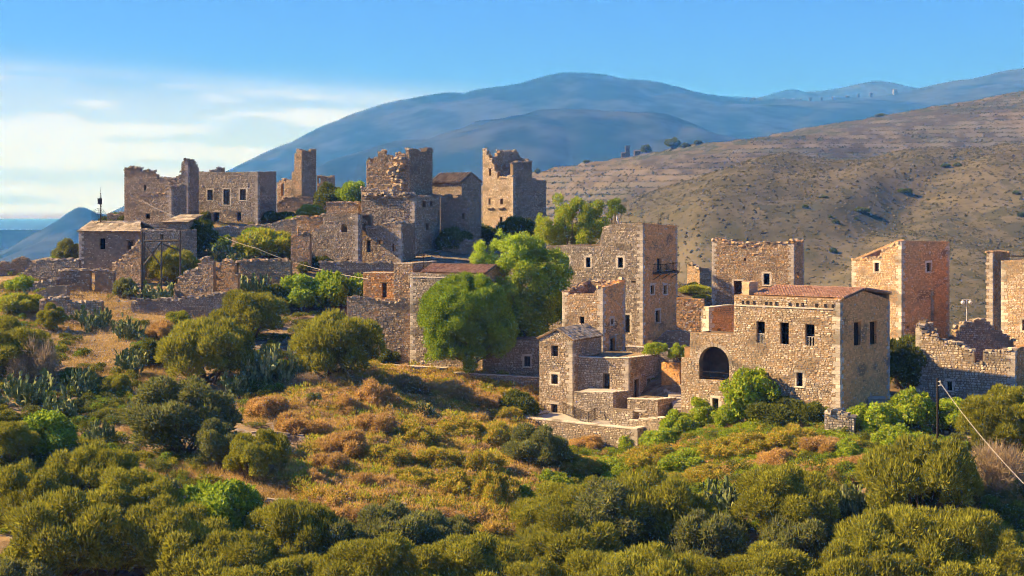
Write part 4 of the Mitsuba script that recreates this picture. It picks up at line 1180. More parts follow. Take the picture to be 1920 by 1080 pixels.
B.wm('R', [(0, 404), (3, 404)], hue=1.9)
drywall('stub of a house wall left of the low arched cellar door', 581, 144, 14, [(581, 438), (570, 436), (560, 441), (545, 443)], hue=2.2, mhue=2.5, tone=.44)
drywall('long retaining wall with loose slabs on top below the central cluster', 746, 140, 8, [(746, 497), (720, 492), (690, 494), (660, 490), (630, 492), (599, 491)], hue=1.6, tone=.42)

# -- hilltop, left
B = Bld('ruined_house', 'squared hilltop house with three pale-framed upper windows and two dark doors', 483, 170, 18)
B.quoins(324, hue=1.0)
B.wall('L', [(483, 322.5), (440, 323), (367, 322)], [((389, 356, 399, 375), W_, {'pane': 'wood'}), ((419, 355, 431, 384), W_, {'pane': 'wood'}), ((450, 355, 461, 375), W_, {'pane': 'wood'}), ((400, 398, 411, 418), D_, {'s': 'lintel'}), ((444, 398, 452, 418), D_, {'s': 'wood'}), ((382, 350, 384, 353), O_, PL), ((465, 349, 467, 352), O_, PL)],
       hue=1.25, mhue=1.35, tone=.48, white=.12, q1=True, sh=(.15, .26))
B.wall('R', [(483, 322.5), (518, 322)], hue=1.7, tone=.41, ruin=True, amp=.03, loose=False)
B.close()
B.lid(B.zat(325), 'roof', 'mortar')
fb = Face(P(393, 0, 176 * S)[:2], np.array([1.0, .1]), np.array([.1, -1.0]))
wall(B.b, fb, [fb.uv(*t) for t in ((393, 322), (400, 318), (408, 315), (413, 317), (421, 312))], hue=1.5, tone=.45, ruin=True, base=B.zat(330))
B = Bld('ruined_house', 'jagged roofless hilltop house with a tall broken pinnacle on its right corner', 352, 167, 13)
B.quoins(303, hue=1.3)
B.wall('L', [(352, 300), (346, 300), (341, 308), (338, 328), (330, 345), (312, 336), (300, 338), (294, 331), (286, 322), (266, 322), (262, 316), (233, 316)], [((270, 347, 274, 358), O_, PL)], hue=1.6, mhue=1.7, tone=.44, ruin=True, inner=True, amp=.1)
B.wall('R', [(352, 300), (364, 300), (368, 307), (373, 318)], hue=1.7, tone=.36, ruin=True, inner=True, amp=.06)
zb = B.zat(331, 3, 4)
B.close(topsL=[(0, B.endL), (1, zb)], topsR=[(0, B.endR), (.15, zb), (.5, zb - .3), (1, zb)], inner=True, ruin=True)
B = Bld('ruined_house', 'lower front block of the jagged hilltop house with one small square window', 321, 160, 16)
B.quoins(354, hue=1.3)
B.wall('L', [(321, 352), (312, 355), (305, 363), (285, 367), (255, 365)], [((273, 401, 281, 410), W_, WD)], hue=1.7, mhue=1.8, tone=.46, ruin=True, inner=True, amp=.07)
B.wall('R', [(321, 352), (335, 350), (350, 347)], hue=1.7, tone=.40, ruin=True, amp=.06)
B = Bld('ruined_tower', 'slender broken tower with crumbled left edge joined to a thin wall with window gap', 566, 183, 33)
B.wall('L', [(566, 281), (562, 280), (556, 281), (554, 290), (553, 300), (551, 312), (549, 328), (546, 338), (541, 338), (535, 339), (528, 339), (519, 341)], [((527, 345, 533, 367), O_, PL)], hue=1.9, mhue=2.4, tone=.5, ruin=True, inner=True, amp=.16, proud=(.02, .13))
B.wall('R', [(566, 281), (572, 284), (578, 287), (584, 283), (587, 279), (593, 280)], hue=1.8, tone=.38, ruin=True, amp=.07)
B = Bld('ruined_hut', 'small roofless hut with a bright window gap right of the slender broken tower', 613, 188, 12)
B.wall('L', [(613, 331), (602, 331), (594, 330)], [((595.5, 334, 601, 344), O_, PL)], hue=2.2, tone=.56, ruin=True, inner=True, amp=.04)
B.wall('R', [(613, 331), (616, 336), (628, 330)], hue=1.8, tone=.5, ruin=True, amp=.04)
drywall('mound of broken walling below the slender tower', 612, 178, 12, [(612, 384), (590, 372), (575, 370), (550, 369), (530, 375), (519, 382)], [((537, 385, 541, 391), O_, PL)], hue=1.7, tone=.4)
drywall('winding dry stone terrace wall below the squared hilltop house', 560, 158, 14, [(560, 411), (545, 412), (520, 417), (500, 421), (470, 424), (440, 427), (425, 424), (396, 430)], hue=1.5, tone=.44)
drywall('low wall stub with bushes at the left foot of the hilltop ruins', 236, 170, 8, [(236, 401), (215, 401), (200, 399)], hue=1.6, tone=.38)

# -- slab-roofed house, far left
B = Bld('plastered_house', 'old plastered house with a rough stone slab roof on the far left of the hilltop', 263, 139, 8)
B.wall('L', [(263, 433), (205, 433), (148, 432)], [((187, 447, 197, 467), W_, {'s': 'none'}), ((239, 452, 249, 468), D_, {'s': 'wood'})], hue=1.5, mhue=1.3, mt=.62, tone=.36, plaster=.7, q1=True, proud=(.004, .02))
B.wm('R', [(0, 433), (6, 433)], hue=1.8)
B.close()
zr = B.zat(415, 0, 3)
tiled(B.b, B.pt(-.2, -.3, B.zat(434)), B.pt(B.lenL + .15, -.3, B.zat(434)), B.pt(1.2, 3.0, zr), B.pt(B.lenL - .25, 3.0, zr), 'slab', pitch=.95, course=.62)
tiled(B.b, B.pt(-.2, 6.2, B.zat(434)), B.pt(B.lenL + .15, 6.2, B.zat(434)), B.pt(1.2, 3.0, zr + .01), B.pt(B.lenL - .25, 3.0, zr + .01), 'slab', pitch=.95, course=.62)
pm = B.pt(B.L.u(172), 2.6, zr - .3)
k = thing('antenna_mast', 'dark antenna mast with a round grid dish on the slab-roofed house', 'antenna')
part(k, 'mast', bar(pm, pm + [0, 0, 3.9], .10, 6, .05), 'iron')
part(k, 'tip', bar(pm + [0, 0, 3.9], pm + [0, 0, 4.6], .02, 5), 'iron')
part(k, 'box', (BOXV * [.45, .35, .75] + pm + [-.3, -.3, 2.45], BOXF), 'iron')
for r in (.25, .5, .78, .95):
    an = np.linspace(0, 2 * np.pi, 25)
    pts = pm + np.c_[np.cos(an) * r - .2, an * 0 - .25, np.sin(an) * r + .95]
    part(k, 'dish_ring', join([bar(a, c, .022, 4) for a, c in zip(pts[:-1], pts[1:])]), 'iron')
for an in np.linspace(0, np.pi, 5)[:-1]:
    e = np.array([math.cos(an), 0, math.sin(an)]) * .95
    part(k, 'dish_spoke', bar(pm + [-.2, -.25, .95] - e, pm + [-.2, -.25, .95] + e, .016, 4), 'iron')
B = Bld('stone_outbuilding', 'low shed with a pale slab roof behind the big wooden frame', 341, 137, 8)
B.wall('L', [(341, 432), (265, 433)], [((300, 439, 306, 447), O_, PL)], hue=1.4, tone=.45, white=.08, ruin=True, amp=.03, loose=False)
B.wm('R', [(0, 432), (5, 432)], hue=1.6)
B.close()
B.lid(B.zat(434), 'roof', 'soil')
B = Bld('stone_outbuilding', 'small hut with a bright heap of roof slabs below the jagged hilltop house', 352, 146, 12)
B.wall('L', [(352, 416), (304, 417), (272, 418)], hue=1.7, tone=.44)
B.wm('R', [(0, 416), (4.5, 416)], hue=1.7)
B.close()
tiled(B.b, B.pt(-.2, -.3, B.zat(417)), B.pt(B.L.u(305), -.3, B.zat(417)), B.pt(-.2, 4.2, B.zat(403)), B.pt(B.L.u(312), 4.2, B.zat(403)), 'slab', pitch=.9, course=.6)
k = thing('wooden_frame', 'tall weathered timber frame with cross braces standing in front of the low shed', 'frame')
fr = [P(x, 0, 131 * S)[:2] for x in (266, 270, 302, 337)]
for (x, y), top in zip(fr, (434, 436, 441, 432)):
    part(k, 'post', bar([x, y, gz(x, y) - .4], [x + .05, y, (HY - top) / F * 131 * S], .13, 5, .10), 'wood')
zz = lambda py: (HY - py) / F * 131 * S
A3 = lambda i, py: np.array([*fr[i], zz(py)]) - [0, .18, 0]
for a, c in (((1, 452), (3, 451)), ((1, 497), (2, 456)), ((1, 455), (2, 497)), ((2, 456), (3, 470))):
    part(k, 'brace', bar(A3(*a), A3(*c), .09, 4), 'wood')

# -- terraces and ruins of the left slope
drywall('long shaded field wall at the left edge below the sea', 66, 139, 6, [(66, 496), (55, 490), (45, 485), (30, 487), (15, 494), (-60, 497)], hue=1.9, tone=.36)
drywall('tumbled rubble wall running up to the plastered house', 148, 135, 12, [(148, 487), (100, 487), (85, 486), (70, 491), (60, 498), (45, 509), (36, 514)], hue=1.4, tone=.40)
drywall('half-plastered ruined wall with a square niche below the plastered house', 213, 131, 8, [(213, 511), (195, 507), (184, 508), (166, 507), (140, 507), (108, 508)], [((168, 511, 178, 544), O_, PL)], hue=1.7, mhue=2.2, plaster=.6, tone=.44, amp=.04)
drywall('sloping terrace wall with grass on top at the left', 106, 130, 14, [(106, 523), (90, 525), (72, 527), (62, 538), (50, 550)], hue=1.5, tone=.40)
drywall('pale plaster garden wall behind the ruined gateway', 126, 126, 10, [(126, 536), (110, 535), (90, 539), (66, 549)], hue=.9, mhue=.9, plaster=.85, tone=.5, amp=.03, loose=False)
drywall('ruined stone gateway with two pillars and a dark opening', 190, 119, 10, [(190, 566), (160, 566), (126, 569), (121, 558), (100, 559), (90, 561), (73, 564)], [((88, 566, 107, 614), O_, PL)], name='ruined_gateway', cat='gateway', hue=1.6, mhue=2.2, tone=.46, amp=.07)
drywall('crumbling ramp wall with dry grass beside the wooden frame', 264, 136, 18, [(264, 447), (252, 460), (245, 470), (232, 480), (222, 490), (210, 498)], hue=1.8, mhue=2.4, tone=.46)
drywall('steep broken wall rising to a point, left one of a pair', 400, 128, 16, [(400, 500), (394, 486), (386, 480), (377, 490), (366, 505), (350, 511), (336, 521), (327, 540)], hue=1.8, mhue=2.4, tone=.46, amp=.12)
drywall('steep broken wall rising to a point, right one of a pair', 446, 129, 16, [(446, 522), (440, 506), (431, 491), (421, 485), (413, 495), (401, 515), (386, 541)], hue=2.2, mhue=2.7, tone=.50, amp=.12)
drywall('flat-topped terrace wall with a dark upright gap below the yellow bush', 545, 133, 10, [(545, 490), (520, 487), (480, 488), (452, 489), (440, 492)], [((444, 492, 450, 512), O_, PL)], hue=2.1, tone=.44, amp=.05)
drywall('rubble bank behind the dark prickly pears and the grassy path', 440, 124, 8, [(440, 560), (410, 548), (380, 556), (340, 562), (290, 560), (245, 566)], hue=1.4, tone=.46, amp=.15)
drywall('rough grey terrace wall between two dark shrubs in mid slope', 540, 104, 10, [(540, 700), (505, 702), (470, 698)], hue=1.3, tone=.36, amp=.1)
drywall('dry stone retaining wall at the left edge of the golden scrub', 577, 87.5, 16, [(577, 826), (560, 819), (540, 817), (506, 816)], hue=1.7, tone=.46, amp=.06)
drywall('pale stone wall stub among the bright green shrubs at the bottom', 560, 75, 20, [(560, 947), (530, 942), (505, 940), (492, 938)], hue=1.3, tone=.56, amp=.06, white=.2)
drywall('half-buried stone wall below the golden scrub', 762, 76.5, 8, [(762, 951), (740, 947), (715, 946), (676, 944)], hue=1.2, tone=.52, amp=.06)
drywall('tumbled pale stone heap below the corner of the red-roofed house', 1602, 84.5, 25, [(1602, 788), (1590, 776), (1575, 771), (1558, 770), (1545, 775)], hue=1.1, tone=.56, white=.3, amp=.1)
drywall('thin pale ledge wall in the yellow scrub left of the paved terrace', 990, 99, 10, [(990, 806), (960, 802), (925, 799)], ruin=False, cope=.06, hue=1.4, tone=.4)

# ---------------------------------------------------------------- plants
pr = np.random.default_rng(21)


def unit(v):
    return v / np.maximum(np.linalg.norm(v, axis=-1, keepdims=True), 1e-9)


def sprigs(b, t, l, w, tone, hue, fold=.25):
    """leaves or sprigs: folded kites from b along t"""
    n = len(b)
    r = unit(np.cross(t, unit(pr.normal(size=(n, 3)))))
    up = np.cross(r, t)
    l, w = np.broadcast_to(l, n)[:, None], np.broadcast_to(w, n)[:, None]
    mid = b + t * l * .45
    v = np.stack([b, mid + r * w + up * w * fold, b + t * l, mid - r * w + up * w * fold], 1)
    f = np.array([[0, 1, 2], [0, 2, 3]])[None] + (np.arange(n) * 4)[:, None, None]
    uv = np.repeat(np.stack([np.clip(tone, 0, 1), np.clip(hue, 0, 9)], -1)[:, None], 4, 1)
    return v.reshape(-1, 3), f.reshape(-1, 3), uv.reshape(-1, 2)


def sphere_dirs(n, zmin=-1.0):
    z = pr.uniform(zmin, 1, n)
    a = pr.uniform(0, 2 * np.pi, n)
    s = np.sqrt(1 - z * z)
    return np.stack([s * np.cos(a), s * np.sin(a), z], -1)


def pick(hues, n):
    h = np.array(hues, float)
    return h[pr.integers(len(h), size=n)] + pr.normal(0, .12, n)


def stems(tips, r=.035, base=.12):
    out = []
    for t in tips:
        b = np.array([pr.uniform(-base, base), pr.uniform(-base, base), -.05])
        mid = b * .5 + np.asarray(t) * .5 + [0, 0, -.08]
        out += [bar(b, mid, r, 5, r * .7), bar(mid, t, r * .7, 4, r * .3)]
    return join(out)


def lump_shrub(n_lumps, per, hues, length=(.10, .19), width=(.013, .026), up=.75, lump=(.20, .36), spread=.72, zlow=.16, out=.75, wild=.38, droop=-.35, tone=(.5, .15), top=.80, gap=.19, H=1.0):
    """a mounded shrub made of upright, feathery tufts"""
    c = []
    n_lumps, lump = int(n_lumps * (.45 + .6 * H)), (lump[0] * min(1.1, .9 + .1 * H), lump[1] * min(1.1, .9 + .1 * H))
    tries = 0
    while len(c) < n_lumps and tries < 4000:
        tries += 1
        a, r = pr.uniform(0, 2 * np.pi), spread * np.sqrt(pr.uniform(0, 1))
        hmax = top * np.sqrt(max(0, 1 - (r / .92) ** 2)) + .03
        z = hmax * pr.uniform(.55, 1.0) if pr.random() < .7 else pr.uniform(zlow, max(zlow + .01, hmax * .6))
        r *= 1 - .25 * (H > 1.2) * (z < .25)
        p = np.array([r * np.cos(a), r * np.sin(a), max(z, zlow) * H])
        if all(np.linalg.norm(p - q) > gap for q in c):
            c.append(p)
    c = np.array(c)
    out_m = []
    for q in c:
        R = pr.uniform(*lump)
        n = int(per * (R / np.mean(lump)) ** 2)
        d = sphere_dirs(n, droop)
        rad = R * pr.uniform(.55, 1.0, n) ** .6
        b = q + d * rad[:, None] * [1, 1, .9]
        cl = sphere_dirs(max(6, n // 30), 0)
        t = unit(d * out + np.array([0, 0, up]) + pr.normal(0, wild, (n, 3)))
        tj = pr.normal(0, .07)
        out_m.append(sprigs(b, t, pr.uniform(*length, n), pr.uniform(*width, n), tone[0] + tj + pr.normal(0, tone[1], n), pick(hues, n)))
    m = join(out_m)
    m[0][:, 2] = np.maximum(m[0][:, 2], -.1)
    return m, stems(c[:12] * [1, 1, .9])


def blob(cs, Rs, per, hues, length, width, up=.3, out=.9, wild=.5, tone=(.5, .15), inner=.7):
    """foliage round given centres (metres or units)"""
    o = []
    for q, R in zip(cs, Rs):
        n = int(per * R * R)
        d = sphere_dirs(n)
        b = np.asarray(q) + d * (R * pr.uniform(inner, 1.0, n))[:, None]
        t = unit(d * out + np.array([0, 0, up]) + pr.normal(0, wild, (n, 3)))
        o.append(sprigs(b, t, pr.uniform(*length, n), pr.uniform(*width, n), tone[0] + pr.normal(0, .06) + pr.normal(0, tone[1], n), pick(hues, n)))
    return join(o)


def pear_plant(n_arms):
    """prickly pear: flat oval pads growing out of one another"""
    pads, ang = [], np.arange(10) * 2 * np.pi / 10

    def pad(base, d, r, side):
        nrm = unit(np.cross(d, side))
        s = np.cross(nrm, d)
        c = base + d * r * 1.15
        ring = c + np.cos(ang)[:, None] * d * r * 1.25 + np.sin(ang)[:, None] * s * r * .8
        v = np.vstack([ring, [c + nrm * r * .16], [c - nrm * r * .16]])
        i = np.arange(10)
        j = (i + 1) % 10
        f = np.vstack([np.c_[i, j, i * 0 + 10], np.c_[j, i, i * 0 + 11]])
        pads.append((v, f, np.tile([[np.clip(pr.normal(.42, .3), 0, 1), 0]], (12, 1))))
        return c, nrm, s

    for _ in range(n_arms):
        a = pr.uniform(0, 2 * np.pi)
        p = np.array([np.cos(a), np.sin(a), 0]) * pr.uniform(.05, .75)
        front = [(p + [0, 0, -.02], unit(np.array([np.cos(a) * .5, np.sin(a) * .5, 1.0]) + pr.normal(0, .25, 3)))]
        for lev in range(pr.integers(4, 8)):
            nxt = []
            for b, d in front:
                r = pr.uniform(.05, .085)
                c, nrm, s = pad(b, d, r, unit(pr.normal(size=3)))
                for _k in range(1 + (pr.random() < .75) + (pr.random() < .25)):
                    an = pr.uniform(-.9, .9)
                    dd = unit(d * np.cos(an) + s * np.sin(an) + nrm * pr.normal(0, .45) + [0, 0, .15])
                    nxt.append((c + unit(d * np.cos(an) + s * np.sin(an) * .7) * r * 1.1, dd))
            front = nxt[:8]
    return join(pads)


def group(name, **parts):
    scene['group_' + name] = {'type': 'shapegroup', **{k: mikit.ply(m[:2], b, uv=m[2] if len(m) > 2 else flat_uv(m, .5, 9)) for k, (m, b) in parts.items()}}


KINDS, TALL, HIGH = {}, {}, {}


def shrub_kind(kind, n, make, tall=0):
    for i in range(n + tall):
        f, s = make(1.0 if i < n else 1.75)
        HIGH[f'{kind}_{i}'] = 1.0 if i < n else 1.75
        group(f'{kind}_{i}', foliage=(f, 'leaf'), stems=(s, 'bark'))
    KINDS[kind], TALL[kind] = n, tall


shrub_kind('olive', 5, lambda H: lump_shrub(42, 640, [1.2, 1.6, 1.95, 1.5], length=(.05, .115), width=(.007, .0145), lump=(.13, .27), wild=.5, gap=.13, H=H), 3)
shrub_kind('grey', 3, lambda H: lump_shrub(38, 470, [5.0, 5.0, 1.2], length=(.06, .13), width=(.01, .02), up=.5, lump=(.13, .27), wild=.55, gap=.13, H=H), 2)
shrub_kind('dark', 2, lambda H: lump_shrub(22, 460, [.3, .7, .5], up=.3, out=1, wild=.5, width=(.02, .034), H=H), 1)
shrub_kind('fig', 4, lambda H: lump_shrub(28, 200, [3.2, 3.6, 4.0, 4.0], length=(.07, .13), width=(.028, .05), up=.2, out=.6, wild=.85, lump=(.16, .30), gap=.15, droop=-.7, H=H), 1)
shrub_kind('yellow', 2, lambda H: lump_shrub(20, 420, [2.0, 2.0, 4.0, 1.5], up=.5, width=(.018, .03), tone=(.62, .16), H=H), 0)
shrub_kind('vine', 3, lambda H: lump_shrub(30, 190, [4.0, 4.0, 3.6, 2.2], length=(.06, .11), width=(.025, .042), up=.15, out=.5, wild=.9, tone=(.6, .18), lump=(.14, .27), gap=.14, droop=-.8, H=H), 2)
shrub_kind('gold', 3, lambda H: lump_shrub(30, 330, [6.0, 2.0, 2.2, 6.0, 2.0], length=(.08, .16), up=.4, width=(.012, .022), lump=(.14, .27), top=.75, gap=.14, wild=.65, tone=(.58, .17), H=H), 0)
shrub_kind('rust', 3, lambda H: lump_shrub(28, 330, [7.0, 6.6, 7.6, 6.2], up=.35, width=(.009, .018), length=(.09, .18), lump=(.14, .28), wild=.7, top=.75, gap=.14, tone=(.58, .17), H=H), 0)
shrub_kind('twig', 2, lambda H: lump_shrub(14, 260, [9.0, 8.8, 8.2], up=.3, width=(.005, .009), length=(.2, .42), lump=(.2, .34), wild=.9, top=.7, H=H), 0)
for i in range(4):
    group(f'pear_{i}', pads=(pear_plant(17), 'pad'), stems=(stems([[.1, .1, .2], [-.2, .1, .2]], .05), 'bark'))
KINDS['pear'] = 4
turn, BAD = {k: 0 for k in KINDS}, []
NAMES = {'olive': ('olive_shrub', 'shrub'), 'grey': ('grey_shrub', 'shrub'), 'dark': ('dark_shrub', 'shrub'), 'fig': ('fig_bush', 'bush'), 'yellow': ('yellow_shrub', 'shrub'), 'vine': ('leafy_bush', 'bush'),
         'gold': ('golden_shrub', 'shrub'), 'rust': ('dry_shrub', 'shrub'), 'twig': ('bare_shrub', 'shrub'), 'pear': ('prickly_pear', 'cactus')}


def plant(kind, px, top, base, w, label, D=None, name=None, cat=None, grp=None):
    if D is None:
        p = hit(px, base)
    else:
        p = P(px, 0, D * S)
        p[2] = gz(p[0], p[1])
    wid = w / F * p[1] / 2 * (.88 if kind == 'pear' else 1.22)
    p = p + [0, wid * .3, 0]
    p[2] = gz(p[0], p[1]) if base > 0 else (HY + base) / F * p[1]      # a negative row: it hangs on a wall or a rail there
    h = max(.35, (HY - top) / F * p[1] - p[2])
    if h > 2.6 * wid + .5:                             # the pixel looked past the hill: stand it on the near ground instead
        BAD.append((kind, px, top, base, round(p[1] / S, 1)))
    if kind == 'pear':
        wid, h = wid * 1.0, min(h * 1.1, wid * 1.9)
    nm, ct = NAMES[kind]
    key = thing(name or nm, label, cat or ct, grp)
    tl = TALL.get(kind, 0) and h > 1.3 * wid
    i = KINDS[kind] + turn[kind] % TALL[kind] if tl else turn[kind] % KINDS[kind]
    turn[kind] += 1
    if h > 1.9 * wid and kind != 'pear':
        wid = h / 1.9
    m = T().translate([p[0], p[1], p[2] - .12]).rotate([0, 0, 1], float(pr.uniform(0, 360))).scale([wid * 1.02, wid * .95, (h + .12) / HIGH.get(f'{kind}_{i}', 1.0)])
    scene[key] = {'type': 'instance', 'to_world': m, 'group': {'type': 'ref', 'id': f'group_{kind}_{i}'}}
    if kind == 'pear':
        labels[key + '__pads'] = {'kind': 'stuff'}
    return p


